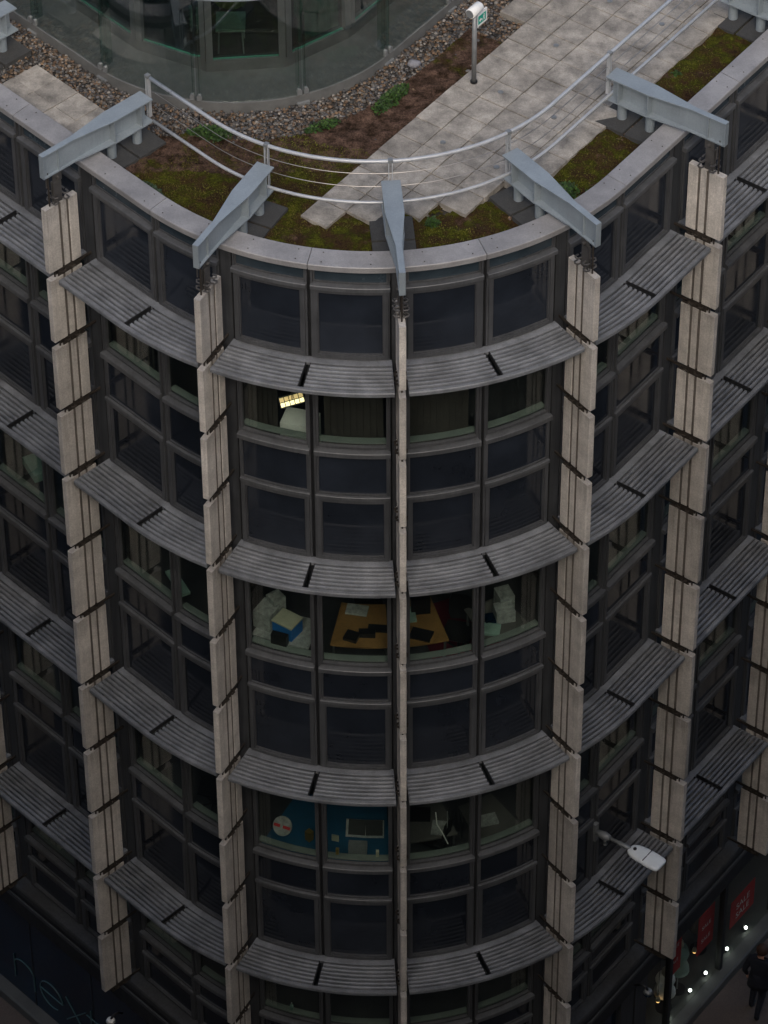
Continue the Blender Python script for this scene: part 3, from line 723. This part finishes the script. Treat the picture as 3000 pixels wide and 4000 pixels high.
# ------------------------------------------------------------------ glass pavilion
PAV = tag(empty('glass_pavilion', (PC[0], PC[1], ZG+.12)), 'rounded glass pavilion with a tall outer glass screen on the roof', 'pavilion')
n = 40; V0, V1 = -6.5, 8.5
ring = [PV(V0+(V1-V0)*i/60, -.02, 0)[:2] for i in range(61)]
b = MB(); b.add([(x, y, ZG+.30) for x, y in ring]+[(x, y, ZG+.12) for x, y in ring], [tuple(range(61))]+[(i, i+1, 62+i, 61+i) for i in range(60)]); b.build('grating', 'grate', PAV)
b = MB(); b.sweep([[PV(V0+(V1-V0)*i/60, o, z) for o, z in ((-.03, .12), (.012, .12), (.012, .315), (-.03, .315))] for i in range(61)]); b.build('edge_kerb', 'grate', PAV)
PVS = [-.56+1.6*i for i in range(-4, 6)]
HT = 2.18
for v0, v1 in zip(PVS, PVS[1:]):
    MB().pvb(v0+.012, v1-.012, -.018, -.004, .33, HT, 10).build('screen_pane', 'screen_glass', PAV)
MB().pvb(PVS[0], PVS[-1], -.035, .02, HT, HT+.05, 60).build('top_rail', 'steel_paint', PAV)
for v in PVS:
    for s in (-1, 1):
        MB().pvb(v+s*.05-.007, v+s*.05+.007, -.16, -.02, .42, HT, 1).build('glass_fin', 'glass_fin', PAV)
        b = MB(); b.pvb(v+s*.055-.035, v+s*.055+.035, -.03, .02, .33, .40, 1); b.tube([PV(v+s*.055, -.03, .41), PV(v+s*.055, .02, .41)], .03, 10); b.build('patch_fitting', 'lamp_grey', PAV)
    MB().pvb(v-.095, v+.095, -.02, .05, .13, .20, 1).build('foot_pad', 'lamp_grey', PAV)
# inner faceted wall
IV = [PV(v, -.72, 0)[:2] for v in PVS]
for i, ((x0, y0), (x1, y1)) in enumerate(zip(IV, IV[1:])):
    d = Vector((x1-x0, y1-y0, 0)); L_ = d.length; d.normalize(); nn = Vector((d.y, -d.x, 0)); org = (x0, y0, ZG)
    MB().fbox(org, d, nn, (0, 0, 1), 0, L_, -.12, 0, .30, .50).build('plinth', 'pav_frame', PAV)
    f = MB(); f.fbox(org, d, nn, (0, 0, 1), 0, .10, -.11, .03, .50, 3.0); f.fbox(org, d, nn, (0, 0, 1), L_-.10, L_, -.11, .03, .50, 3.0)
    f.fbox(org, d, nn, (0, 0, 1), .10, L_-.10, -.11, .0, 2.9, 3.0); w_ = f.build('window', 'pav_frame', PAV)
    b = MB(); b.fbox(org, d, nn, (0, 0, 1), .10, L_-.10, -.07, -.055, .50, 2.9); b.build('pane', 'pane_tint', w_)
    b = MB(); b.fbox(org, d, nn, (0, 0, 1), .10, L_-.10, -.055, -.03, .50, .513); b.build('bead', 'green_curtain', w_)
    if i == 5: MB().fbox(org, d, nn, (0, 0, 1), .30, L_-.12, -.14, -.12, .52, 2.9).build('screen_panel', 'green_curtain', w_)
cen = [(x*.98+PC[0]*.02, y*.98+PC[1]*.02) for x, y in IV]
b = MB(); b.add([(x, y, ZG+.34) for x, y in cen], [tuple(range(len(cen)))]); b.build('floor', 'carpet', PAV)
b = MB(); b.add([(x, y, ZG+3.0) for x, y in IV]+[(x, y, ZG+3.15) for x, y in IV], [tuple(range(len(IV))), tuple(range(len(IV), 2*len(IV)))]+[(i, (i+1) % len(IV), len(IV)+(i+1) % len(IV), len(IV)+i) for i in range(len(IV))]); b.build('roof', 'pav_frame', PAV)
# a green chair inside the pavilion
CH = tag(empty('chair', (-2.12, .72, ZG+.34)), 'pale green chair standing inside the glass pavilion', 'chair')
o_ = (-2.12, .72, ZG+.34); ax, ay, az = (1, 0, 0), (0, 1, 0), (0, 0, 1)
MB().fbox(o_, ax, ay, az, -.22, .22, -.22, .22, .42, .47).build('seat', 'mint', CH)
b = MB(); b.sphere((o_[0], o_[1]+.24, o_[2]+.72), .27, 14, 8, (1, .2, .85)); b.build('backrest', 'chair_green', CH, True)
for sx in (-1, 1):
    for sy in (-1, 1): MB().tube([(o_[0]+sx*.19, o_[1]+sy*.19, o_[2]), (o_[0]+sx*.17, o_[1]+sy*.17, o_[2]+.42)], .014, 6).build('leg', 'rail', CH)

# ------------------------------------------------------------------ street lamp on the wall, domes
LP = tag(empty('street_lamp', P(4.493, -.8, -13.45)), 'white flat street lamp head on a short arm fixed to the facade', 'street lamp')
MB().ub(4.44, 4.546, -.83, -.76, -13.60, -13.20).build('wall_plate', 'lamp_grey', LP)
MB().tube([P(4.493, -.78, -13.40), P(4.493, -.60, -13.38), P(4.493, -.50, -13.37)], [.05, .075, .05], 10).build('knuckle', 'lamp_grey', LP, True)
b = MB(); b.tube([P(4.493, -.60, -13.40), P(4.493, -.585, -13.56)], .03, 8); b.sphere(P(4.493, -.585, -13.57), .035, 8, 6); b.build('cable_gland', 'lamp_grey', LP, True)
MB().tube([P(4.493, -.56, -13.375), P(4.493, -.34, -13.365), P(4.493, -.32, -13.365), P(4.493, -.05, -13.36)], [.032, .032, .042, .042], 10).build('arm', 'lamp_grey', LP, True)
b = MB(); rings = []
for off, wd, zt, zb in ((-.11, .06, -13.34, -13.39), (-.08, .10, -13.32, -13.40), (0, .145, -13.30, -13.41), (.15, .165, -13.295, -13.41), (.33, .165, -13.30, -13.405), (.48, .155, -13.31, -13.40), (.525, .14, -13.318, -13.395), (.545, .10, -13.33, -13.385)):
    rings.append([P(4.493+wd*math.cos(t)*(1 if abs(math.cos(t)) < .8 else 1), off, (zt+zb)/2+(zt-zb)/2*max(-1, min(1, 1.5*math.sin(t)))) for t in [2*math.pi*i/16 for i in range(16)]])
b.sweep(rings); hd = b.build('lamp_head', 'lamp_white', LP, True)
MB().tube([P(4.493, .0, -13.30), P(4.493, .0, -13.283)], .03, 12).build('sensor_cap', 'black', hd)
for u0, u1 in ((4.36, 4.485), (4.50, 4.625)): MB().ub(u0, u1, .238, .252, -13.30, -13.2905).build('cover_joint', 'frame_dark', hd)
for (u, z, lab, m) in ((5.72, -18.42, 'dark dome security camera on a curved arm beside the shop pilaster', 'navy'), (-6.33, -18.86, 'white rimmed dome security camera under the fascia beside the lettered shop window', 'black')):
    o = tag(empty('security_camera', P(u, -.5, z)), lab, 'camera')
    MB().tube([P(u, -.60, z+.02), P(u, -.50, z+.12), P(u, -.40, z+.14), P(u, -.34, z+.08)], .022, 8).build('arm', 'black', o, True)
    c = P(u, -.33, z); b = MB(); b.sphere(c, .085, 14, 9, (1, 1, .9)); b.build('dome', m, o, True)
    MB().tube([(c[0], c[1], c[2]+.03), (c[0], c[1], c[2]+.085)], [.088, .06], 14).build('housing', 'lamp_grey' if u > 0 else 'white', o, True)

# ------------------------------------------------------------------ things seen inside the windows
def ibox(name, u, o, z, lu, lo, lz, m, label, cat, rot=0., group=None, parts=()):
    q = P(u, o, z); er, et, ex = fr(u); c, s = math.cos(rot), math.sin(rot)
    e1 = (et[0]*c+er[0]*s, et[1]*c+er[1]*s, 0); e2 = (er[0]*c-et[0]*s, er[1]*c-et[1]*s, 0)
    ob = MB().fbox(q, e1, e2, (0, 0, 1), -lu/2, lu/2, -lo/2, lo/2, 0, lz).build(name, m)
    tag(ob, label, cat, group)
    return ob, q, e1, e2
def desk(u0, u1, o0, o1, zf, zt, m, label):
    d = tag(empty('desk', P((u0+u1)/2, (o0+o1)/2, zf)), label, 'desk')
    MB().ub(u0, u1, o0, o1, zt-.03, zt).build('desk_top', m, d)
    for u in (u0+.06, u1-.06):
        for o in (o0+.06, o1-.06): MB().ub(u-.02, u+.02, o-.02, o+.02, zf, zt-.03).build('leg', 'frame', d)
    return d
zf1, zf2, zf3, zf4 = -4.13, -8.53, -13.15, -17.75
# second storey below the roof: white and blue boxes, tan desks, maroon carpet
desk(-2.95, -1.75, -1.75, -1.10, zf2, -7.66, 'paper', 'pale desk behind the window holding the blue box')
bb, q, e1, e2 = ibox('storage_box', -2.30, -1.36, -7.66, .36, .30, .26, 'blue', 'blue box with a cream lid on the desk behind the window', 'box', .25)
MB().fbox((q[0], q[1], q[2]+.26), e1, e2, (0, 0, 1), -.19, .19, -.16, .16, 0, .03).build('lid', 'cream', bb)
ibox('paper_stack', -2.80, -1.42, -7.66, .30, .34, .34, 'paper', 'tall white stack of papers next to the blue box', 'papers', .1)
ibox('paper_stack', -2.72, -1.62, -7.66, .22, .22, .44, 'paper', 'crumpled white bundle leaning behind the tall paper stack', 'papers', .5)
ibox('speaker', -2.30, -1.03, -7.60, .26, .10, .20, 'black', 'small black box on the window board below the blue box', 'box')
desk(-1.38, -.16, -2.30, -1.36, zf2, -7.76, 'orange_wood', 'tan wooden desk behind the window left of the central fin')
desk(.16, 1.12, -2.35, -1.36, zf2, -7.76, 'orange_wood', 'tan wooden desk behind the window right of the central fin')
ibox('laptop', .58, -1.55, -7.76, .34, .24, .03, 'black', 'black laptop lying on the right hand tan desk', 'laptop', .5)
ibox('monitor', .72, -2.05, -7.76, .30, .10, .32, 'black', 'black screen at the back of the right hand tan desk', 'monitor', .1)
ibox('tray', .36, -2.0, -7.76, .26, .30, .06, 'mint', 'pale tray beside the black screen on the tan desk', 'tray', .0)
ibox('desk_phone', -.95, -1.55, -7.76, .22, .20, .06, 'black', 'black telephone on the left hand tan desk', 'phone', .3)
ibox('cable_box', -.62, -1.62, -7.76, .26, .12, .09, 'black', 'black box with cables in the middle of the left hand tan desk', 'box', .0)
ibox('keyboard', -.35, -1.75, -7.76, .34, .14, .04, 'black', 'black keyboard near the central fin on the tan desk', 'keyboard', .1)
ibox('papers', -.92, -2.15, -7.76, .34, .22, .03, 'paper', 'white papers at the back of the left hand tan desk', 'papers', .1)
MB().ub(.9, 2.6, -2.9, -1.0, zf2, zf2+.012).build('rug', 'maroon'); tag(bpy.data.objects['rug'], 'maroon carpet on the office floor right of the tan desk', 'carpet')
desk(1.75, 2.75, -1.85, -1.10, zf2, -7.70, 'room', 'dark desk heaped with white papers behind the window')
ibox('paper_stack', 2.42, -1.40, -7.70, .30, .26, .22, 'paper', 'white box of papers at the window side of the dark desk', 'papers', .3)
ibox('paper_stack', 2.62, -1.62, -7.70, .24, .28, .30, 'paper', 'taller white box of papers at the back of the dark desk', 'papers', .2)
ibox('document_tray', 2.0, -1.25, -7.70, .28, .24, .04, 'mint', 'pale document frame lying flat on the dark desk', 'tray', .6)
ibox('notebook', 2.18, -1.45, -7.70, .26, .2, .05, 'navy', 'navy notebook in the middle of the dark desk', 'notebook', .3)
def office_chair(u, o, zf, rot, label):
    t = tag(empty('office_chair', P(u, o, zf)), label, 'chair'); q = P(u, o, zf); er, et, ex = fr(u); c, s_ = math.cos(rot), math.sin(rot)
    e1 = (et[0]*c+er[0]*s_, et[1]*c+er[1]*s_, 0); e2 = (er[0]*c-et[0]*s_, er[1]*c-et[1]*s_, 0)
    g = lambda x, y, z: tuple(q[i]+e1[i]*x+e2[i]*y+(0, 0, 1)[i]*z for i in range(3))
    for i in range(5):
        a = i*2*math.pi/5; MB().tube([g(0, 0, .08), g(.28*math.cos(a), .28*math.sin(a), .04)], .018, 6).build('leg', 'black', t)
    MB().tube([g(0, 0, .08), g(0, 0, .44)], .025, 8).build('column', 'black', t)
    MB().sweep([[g(x*k, y*k, z) for x, y in ((-.22, -.2), (.22, -.2), (.24, 0), (.2, .22), (-.2, .22), (-.24, 0))] for z, k in ((.44, .9), (.47, 1.0), (.51, .96))]).build('seat', 'black', t)
    MB().sweep([[g(x*k, -.2-.05*((z-.6)/.4)+y, z) for x, y in ((-.2, 0), (0, -.04), (.2, 0), (.2, .045), (0, .01), (-.2, .045))] for z, k in ((.58, .8), (.7, 1.0), (.95, 1.0), (1.02, .85))]).build('backrest', 'black', t)
office_chair(-.70, -2.75, zf2, 2.9, 'dark office chair behind the left hand tan desk')
office_chair(1.55, -1.75, zf2, .6, 'dark office chair on the maroon carpet')
office_chair(-3.9, -1.7, zf2, 1.2, 'dark office chair behind the curved window left of the first fin')
office_chair(1.0, -1.7, zf3, 2.2, 'dark office chair right of the central fin on the lower floor')
office_chair(-4.9, -1.7, zf3, .9, 'dark office chair in the lower room of the straight wing')
desk(.25, 1.4, -2.2, -1.45, zf3, -12.42, 'room', 'dark desk right of the central fin on the lower floor')
ibox('monitor', .6, -1.9, -12.42, .42, .05, .3, 'black', 'black monitor on the dark desk of the lower floor', 'monitor', .2)
ibox('papers', 1.05, -1.65, -12.42, .24, .3, .03, 'paper', 'loose papers on the dark desk of the lower floor', 'papers', .4)
desk(1.75, 2.75, -2.0, -1.2, zf3, -12.42, 'room', 'dark desk beside the right fin on the lower floor')
ibox('papers', 2.2, -1.5, -12.42, .3, .22, .05, 'paper', 'stack of papers on the desk beside the right fin', 'papers', .2)
tag(MB().tube([P(u, o, z) for u, o, z in ((.75, -1.02, -11.3), (.78, -1.03, -11.6), (.9, -1.05, -11.85), (1.02, -1.06, -12.15))], .010, 6).build('cable', 'white'), 'white cable hanging behind the lower window right of the central fin', 'cable')
tag(MB().tube([P(u, -1.0, z) for u, z in ((.98, -11.3), (.985, -11.7))], .008, 6).build('cord', 'paper'), 'pale blind cord beside the hanging white cable', 'cord')
# third storey: blue display with ornaments
MB().ub(-2.95, -.15, -2.5, -1.05, -12.62, -12.60).build('display_table', 'blue_floor'); tag(bpy.data.objects['display_table'], 'wide blue display table behind the lower window', 'table')
def disc(u, o, z, r, m, label):
    er, et, ex = fr(u); q = Vector(P(u, o, z)); b = MB()
    n_ = Vector((er[0]*.8, er[1]*.8, .6)).normalized()
    b.tube([q, q+n_*.02], [r, r*.96], 24); ob = tag(b.build('plate', m, None), label, 'plate')
    x_ = Vector((et[0], et[1], 0)); y_ = n_.cross(x_)
    b = MB(); b.fbox(q+n_*.021, x_, y_, n_, -r*.85, -r*.2, -.03, .02, 0, .006); b.fbox(q+n_*.021, x_, y_, n_, r*.1, r*.85, -.03, .02, 0, .006); b.build('stripe', 'red', ob)
disc(-2.66, -1.52, -12.42, .17, 'paper', 'round white plate with red marks on the blue table')
ibox('ornament', -2.02, -1.55, -12.60, .1, .1, .2, 'gold', 'small gilded ornament on the blue table', 'ornament', .5)
ibox('ornament', -1.42, -1.62, -12.60, .12, .02, .14, 'cream', 'little cream card standing on the blue table', 'card', .1)
for u, lab in ((-.95, 'dark picture frame with white edge leaning on the blue table'), (-.52, 'second dark picture frame nearer the central fin on the blue table')):
    er, et, ex = fr(u); q = Vector(P(u, -1.75, -12.60)); y_ = Vector((-er[0]*.55, -er[1]*.55, .83)).normalized(); x_ = Vector((et[0], et[1], 0)); z_ = x_.cross(y_)
    b = MB(); b.fbox(q, x_, y_, z_, -.17, .17, 0, .30, 0, .02); ob = tag(b.build('picture_frame', 'paper'), lab, 'picture frame')
    b = MB(); b.fbox(q, x_, y_, z_, -.13, .15, .04, .30, .02, .024); b.fbox(q, x_, y_, z_, -.13, .15, .04, .30, -.004, 0); b.build('picture', 'black', ob)
ibox('photo_box', -.82, -1.10, -12.215, .30, .12, .20, 'lamp_grey', 'grey photo box on the window board in front of the blue table', 'box')
ibox('bottle', -1.22, -1.0, -12.195, .05, .05, .12, 'gold', 'tiny gold bottle on the window board in front of the blue table', 'bottle')
ibox('bottle', -.42, -1.0, -12.195, .05, .05, .12, 'cream', 'tiny cream bottle on the window board by the central fin', 'bottle')
# lowest storey: a blue spray bottle
sb = tag(empty('spray_bottle', P(-2.25, -.97, -16.325)), 'small turquoise bottle standing on the lowest window board', 'bottle')
q = P(-2.25, -.97, -16.325); MB().tube([q, (q[0], q[1], q[2]+.10), (q[0], q[1], q[2]+.13)], [.032, .032, .015], 10).build('body', 'mint', sb, True); MB().tube([(q[0], q[1], q[2]+.13), (q[0], q[1], q[2]+.17)], .012, 8).build('nozzle', 'paper', sb)
# first storey: hanging curtains, lit fitting and white cabinet
def curtain(u0, u1, o, z0, z1, n, label):
    t = tag(empty('curtain', P((u0+u1)/2, o, z0)), label, 'curtain')
    for i in range(n):
        u = u0+(u1-u0)*(i+.5)/n
        q = P(u, o, 0); er, et, ex = fr(u); a = .5
        e1 = (et[0]*math.cos(a)+er[0]*math.sin(a), et[1]*math.cos(a)+er[1]*math.sin(a), 0); e2 = (er[0]*math.cos(a)-et[0]*math.sin(a), er[1]*math.cos(a)-et[1]*math.sin(a), 0)
        MB().fbox((q[0], q[1], ZG), e1, e2, (0, 0, 1), -.058, .058, -.004, .004, z0, z1).build('blind_slat', 'curtain', t)
curtain(-2.85, -2.25, -1.12, -3.9, -1.5, 6, 'brown vertical blind beside the lit ceiling fitting')
curtain(-1.35, -.25, -1.12, -3.9, -1.5, 9, 'brown vertical blind left of the central fin under the top sunshade')
curtain(.25, 1.35, -1.12, -3.9, -1.5, 9, 'dark vertical blind right of the central fin under the top sunshade')
curtain(-5.6, -4.7, -1.12, -3.9, -1.5, 8, 'dark vertical blind in the window of the straight part left of the corner')
LT = tag(empty('light_fitting', P(-1.95, -1.12, -2.6)), 'lit yellow fluorescent fitting with a grid behind the upper window', 'light')
q = Vector(P(-1.95, -1.10, -2.50)); z_ = Vector((-.05, -.70, .71)).normalized(); x_ = Vector((.93, 0, .36)); x_ = (x_-z_*x_.dot(z_)).normalized(); y_ = z_.cross(x_)
MB().fbox(q, x_, y_, z_, -.19, .19, -.085, .085, -.03, .0).build('housing', 'black', LT)
for i in range(5):
    for j in range(2): MB().fbox(q, x_, y_, z_, -.178+.072*i, -.118+.072*i, -.072+.076*j, -.010+.076*j, .001, .012).build('lens', 'tube_dim' if j else 'tube_light', LT)
MB().tube([q, q+Vector((0, 0, 1.2))], .008, 6).build('cord', 'black', LT)
ibox('cabinet', -1.93, -1.42, zf1, .52, .36, 1.0, 'white', 'white cabinet standing under the lit fitting', 'cabinet')
# pale things in the side windows
for u, o, z, lu, lo, lz, m, lab in ((-3.55, -1.3, -7.66, .5, .3, .16, 'paper', 'white tray behind the curved window left of the first fin'), (-4.9, -1.2, -7.60, .6, .16, .05, 'mint', 'pale green folder on the window board of the straight wing'),
        (-8.4, -1.3, -7.60, .5, .3, .16, 'mint', 'pale green box behind the window of the far straight wing'), (3.9, -1.4, -7.66, .35, .3, .2, 'cream', 'cream box behind the window right of the curve')):
    ibox('office_box', u, o, z, lu, lo, lz, m, lab, 'box', .3)

# ------------------------------------------------------------------ shop display in the right wing
def text_mesh(body, size):
    cu = bpy.data.curves.new('t', 'FONT'); cu.body = body; cu.size = size; cu.align_x = 'CENTER'; cu.align_y = 'CENTER'
    o = bpy.data.objects.new('t', cu); C.objects.link(o); dg = bpy.context.evaluated_depsgraph_get(); me = bpy.data.meshes.new_from_object(o.evaluated_get(dg))
    vs = [tuple(v.co) for v in me.vertices]; fs = [tuple(p.vertices) for p in me.polygons]; bpy.data.objects.remove(o); bpy.data.meshes.remove(me); return vs, fs
TX = text_mesh('SALE', .26)
TX2 = text_mesh('50% OFF', .13)
def poster(u, o, z, w_, h, label, tilt=0.):
    q = P(u, o, z); er, et, ex = fr(u); e1, e2 = (et[0], et[1], tilt), (er[0], er[1], 0)
    ob = tag(MB().fbox(q, e1, e2, (0, 0, 1), -w_/2, w_/2, -.008, .008, 0, h).build('poster', 'red'), label, 'poster', 'red sale posters in the shop window')
    for (vs, fs), zz in ((TX, .62), (TX, .28)):
        s = w_/.95
        b = MB(); b.add([tuple(q[i]+e1[i]*x*s+e2[i]*.0105+(0, 0, 1)[i]*(h*zz+y*s) for i in range(3)) for x, y, _ in vs], fs); b.build('lettering', 'white', ob)
poster(10.02, -1.02, -20.85, .80, .72, 'wide red sale poster hanging next to the far spotlight')
poster(8.75, -1.02, -20.55, .52, 1.05, 'tall red sale poster beside the shop window mullion')
poster(7.75, -1.05, -20.35, .42, 1.2, 'red sale poster right behind the last stone fin')
poster(6.95, -1.25, -20.9, .25, .9, 'narrow red poster behind the corner of the shop')
def spot(u, lab):
    o = tag(empty('spotlight', P(u, -.98, -21.39)), 'small lit spotlight on the shop window sill, '+lab, 'spotlight', 'spotlights along the shop sill')
    MB().tube([P(u, -1.0, -21.39), P(u, -1.0, -21.31)], .02, 8).build('stem', 'black', o)
    q = P(u, -.985, -21.28); MB().sphere(q, .032, 10, 7).build('bulb', 'spot_light', o, True)
    MB().tube([P(u, -1.06, -21.30), P(u, -1.00, -21.29)], [.03, .05], 10).build('housing', 'black', o, True)
for u, lab in ((7.56, 'by the pale figure'), (8.28, 'below the white shirt'), (8.80, 'next to the mullion foot'), (9.52, 'between mullion and wide poster'), (10.16, 'below the wide poster')): spot(u, lab)
# pale garments on stands
def mannequin(u, o, h, m, label):
    t = tag(empty('mannequin', P(u, o, -21.48)), label, 'mannequin'); q = P(u, o, -21.48)
    MB().tube([(q[0], q[1], q[2]), (q[0], q[1], q[2]+.02)], .16, 14).build('base', 'black', t)
    MB().tube([(q[0], q[1], q[2]+z) for z in (.02, h*.5)], .015, 6).build('stand', 'rail', t)
    zs = [h*.42, h*.48, h*.62, h*.76, h*.84, h*.88, h*.90]; rs = [.21, .20, .14, .19, .16, .06, .05]
    MB().tube([(q[0], q[1], q[2]+z) for z in zs], rs, 14).build('torso', m, t, True)
    MB().sphere((q[0], q[1], q[2]+h*.96), .095, 12, 8, (.85, 1, 1.15)).build('head', 'cream', t, True)
    for s in (-1, 1):
        er, et, ex = fr(u)
        MB().tube([(q[0]+et[0]*s*x, q[1]+et[1]*s*x, q[2]+z) for x, z in ((.15, h*.82), (.23, h*.70), (.24, h*.56))], [.05, .045, .035], 8).build('sleeve', m, t, True)
mannequin(7.80, -1.24, 1.05, 'white', 'shop dummy in a white shirt behind the first spotlight')
mannequin(8.30, -1.28, 1.35, 'mint', 'shop dummy in a pale shirt behind the tall red poster')
mannequin(6.90, -1.3, 1.5, 'redbrown', 'shop dummy in brown clothes behind the shop corner')
mannequin(9.35, -1.5, 1.5, 'room', 'shop dummy in grey clothes behind the wide red poster')
for u, o, z, lab in ((8.62, -1.15, -20.62, 'warm glowing shop lamp under the tall red poster'), (7.52, -1.2, -21.0, 'warm glowing shop lamp beside the white shirt')):
    t = tag(empty('shop_lamp', P(u, o, z)), lab, 'lamp'); q = P(u, o, z)
    MB().tube([(q[0], q[1], q[2]+.02), (q[0], q[1], q[2]+.10)], [.05, .03], 10).build('shade', 'cream', t, True); MB().sphere((q[0], q[1], q[2]), .038, 8, 6).build('bulb', 'warm_glow', t, True)
    MB().tube([(q[0], q[1], q[2]+.1), (q[0], q[1], -18.7+ZG)], .005, 5).build('cord', 'black', t)

# ------------------------------------------------------------------ person walking past the shop
def skin_mesh(name, verts, edges, radii, root=0, sub=2):
    me = bpy.data.meshes.new(name); me.from_pydata(verts, edges, []); o = bpy.data.objects.new(name, me); C.objects.link(o)
    md = o.modifiers.new('s', 'SKIN'); md.use_smooth_shade = True
    for i, r_ in enumerate(radii):
        s = me.skin_vertices[0].data[i]; s.radius = r_ if isinstance(r_, tuple) else (r_, r_); s.use_root = (i == root)
    m2 = o.modifiers.new('b', 'SUBSURF'); m2.levels = sub; m2.render_levels = sub
    dg = bpy.context.evaluated_depsgraph_get(); out = bpy.data.meshes.new_from_object(o.evaluated_get(dg)); bpy.data.objects.remove(o); bpy.data.meshes.remove(me)
    return out
pu, po_ = 8.83, .12
er, et, ex = fr(pu); base = Vector(P(pu, po_, .12-ZG))
fwd = Vector((et[0], et[1], 0)).lerp(Vector((-er[0], -er[1], 0)), .15).normalized(); sid = Vector((fwd.y, -fwd.x, 0))       # walks up along the shop front
def W(s, f_, z): return tuple(sid*s+fwd*f_+Vector((0, 0, z)))
vs = [W(0, 0, .95), W(0, .01, 1.15), W(0, .03, 1.36), W(0, .04, 1.47), W(0, .07, 1.55), W(0, .09, 1.63), W(0, .10, 1.70),
      W(-.10, 0, .90), W(-.11, .14, .50), W(-.11, .02, .10), W(-.11, .12, .045), W(-.11, .22, .035),
      W(.10, 0, .90), W(.10, -.02, .50), W(.10, -.24, .16), W(.10, -.20, .07), W(.10, -.12, .04),
      W(-.19, .03, 1.40), W(-.27, -.05, 1.12), W(-.27, .08, .88), W(-.265, .11, .80),
      W(.19, .03, 1.40), W(.27, .08, 1.14), W(.26, .22, .92), W(.255, .26, .85)]
ed = [(0, 1), (1, 2), (2, 3), (3, 4), (4, 5), (5, 6), (0, 7), (7, 8), (8, 9), (9, 10), (10, 11), (0, 12), (12, 13), (13, 14), (14, 15), (15, 16), (2, 17), (17, 18), (18, 19), (19, 20), (2, 21), (21, 22), (22, 23), (23, 24)]
ra = [(.17, .13), (.16, .12), (.18, .12), .07, .058, .095, .075, .115, .075, .05, .045, .035, .115, .075, .05, .045, .035, .075, .055, .042, .03, .075, .055, .042, .03]
me = skin_mesh('person', vs, ed, ra)
me.materials.clear()
for m_ in ('coat', 'skin', 'shoe', 'hair'): me.materials.append(MATS[m_])
for p_ in me.polygons:
    c_ = p_.center; i = 0
    ls = abs(c_.dot(sid))
    if c_.z > 1.49: i = 1
    elif ls > .2 and c_.z < .845 and c_.z > .7: i = 1
    elif c_.z < .09: i = 2
    p_.material_index = i; p_.use_smooth = True
PE = bpy.data.objects.new('person', me); C.objects.link(PE); PE.location = base; WL['person'] = base
tag(PE, 'person in dark navy coat and trousers walking past the shop front', 'person')
b = MB()
hc = base+Vector(W(0, .075, 1.665)); vs_ = []
b.sphere(hc, .118, 16, 12, (1, 1, 1.05)); b.v = [v for v in b.v]
keep = [f for f in b.f if not all((Vector(b.v[i])-hc).dot(fwd) > .045 and b.v[i][2] < hc.z+.07 for i in f)]
b.f = keep; b.mi = b.mi[:len(keep)]; b.build('hair', 'hair', PE, True)
b = MB()
for s in (-1, 1): b.sphere(base+Vector(W(s*.035, .195, 1.66)), .011, 8, 6)
b.build('eyes', 'black', PE, True)
b = MB(); b.sphere(base+Vector(W(0, .205, 1.63)), .018, 8, 6, (1, 1, 1.5)); b.build('nose', 'skin', PE, True)
b = MB()
for s in (-1, 1): b.sphere(base+Vector(W(s*.105, .09, 1.64)), .022, 8, 6, (.6, 1, 1.3))
b.build('ears', 'skin', PE, True)
b = MB()
for (hs, hf, hz), s in (((-.265, .115, .80), -1), ((.255, .265, .845), 1)):       # five bent fingers on each hand
    for i, (fo_, ln) in enumerate(((.028, .075), (.010, .085), (-.008, .08), (-.026, .065))):
        p0 = base+Vector(W(hs, hf+fo_, hz-.01)); b.tube([p0, p0+Vector(W(-s*.006, 0, -ln*.55)), p0+Vector(W(-s*.022, 0, -ln))], [.009, .009, .007], 6)
    p0 = base+Vector(W(hs-s*.012, hf+.028, hz+.015)); b.tube([p0, p0+Vector(W(-s*.02, .02, -.03)), p0+Vector(W(-s*.022, .028, -.06))], [.011, .010, .008], 6)
b.build('fingers', 'skin', PE, True)
# flared coat hem
b = MB(); rings = []
for z, r_ in ((1.12, .165), (1.0, .19), (.85, .205), (.74, .215)):
    rings.append([tuple(base+Vector(W(r_*math.cos(t), r_*.72*math.sin(t)+.01, z+.012*math.sin(3*t)))) for t in [2*math.pi*i/20 for i in range(20)]])
b.sweep(rings); b.build('coat_skirt', 'coat', PE, True)
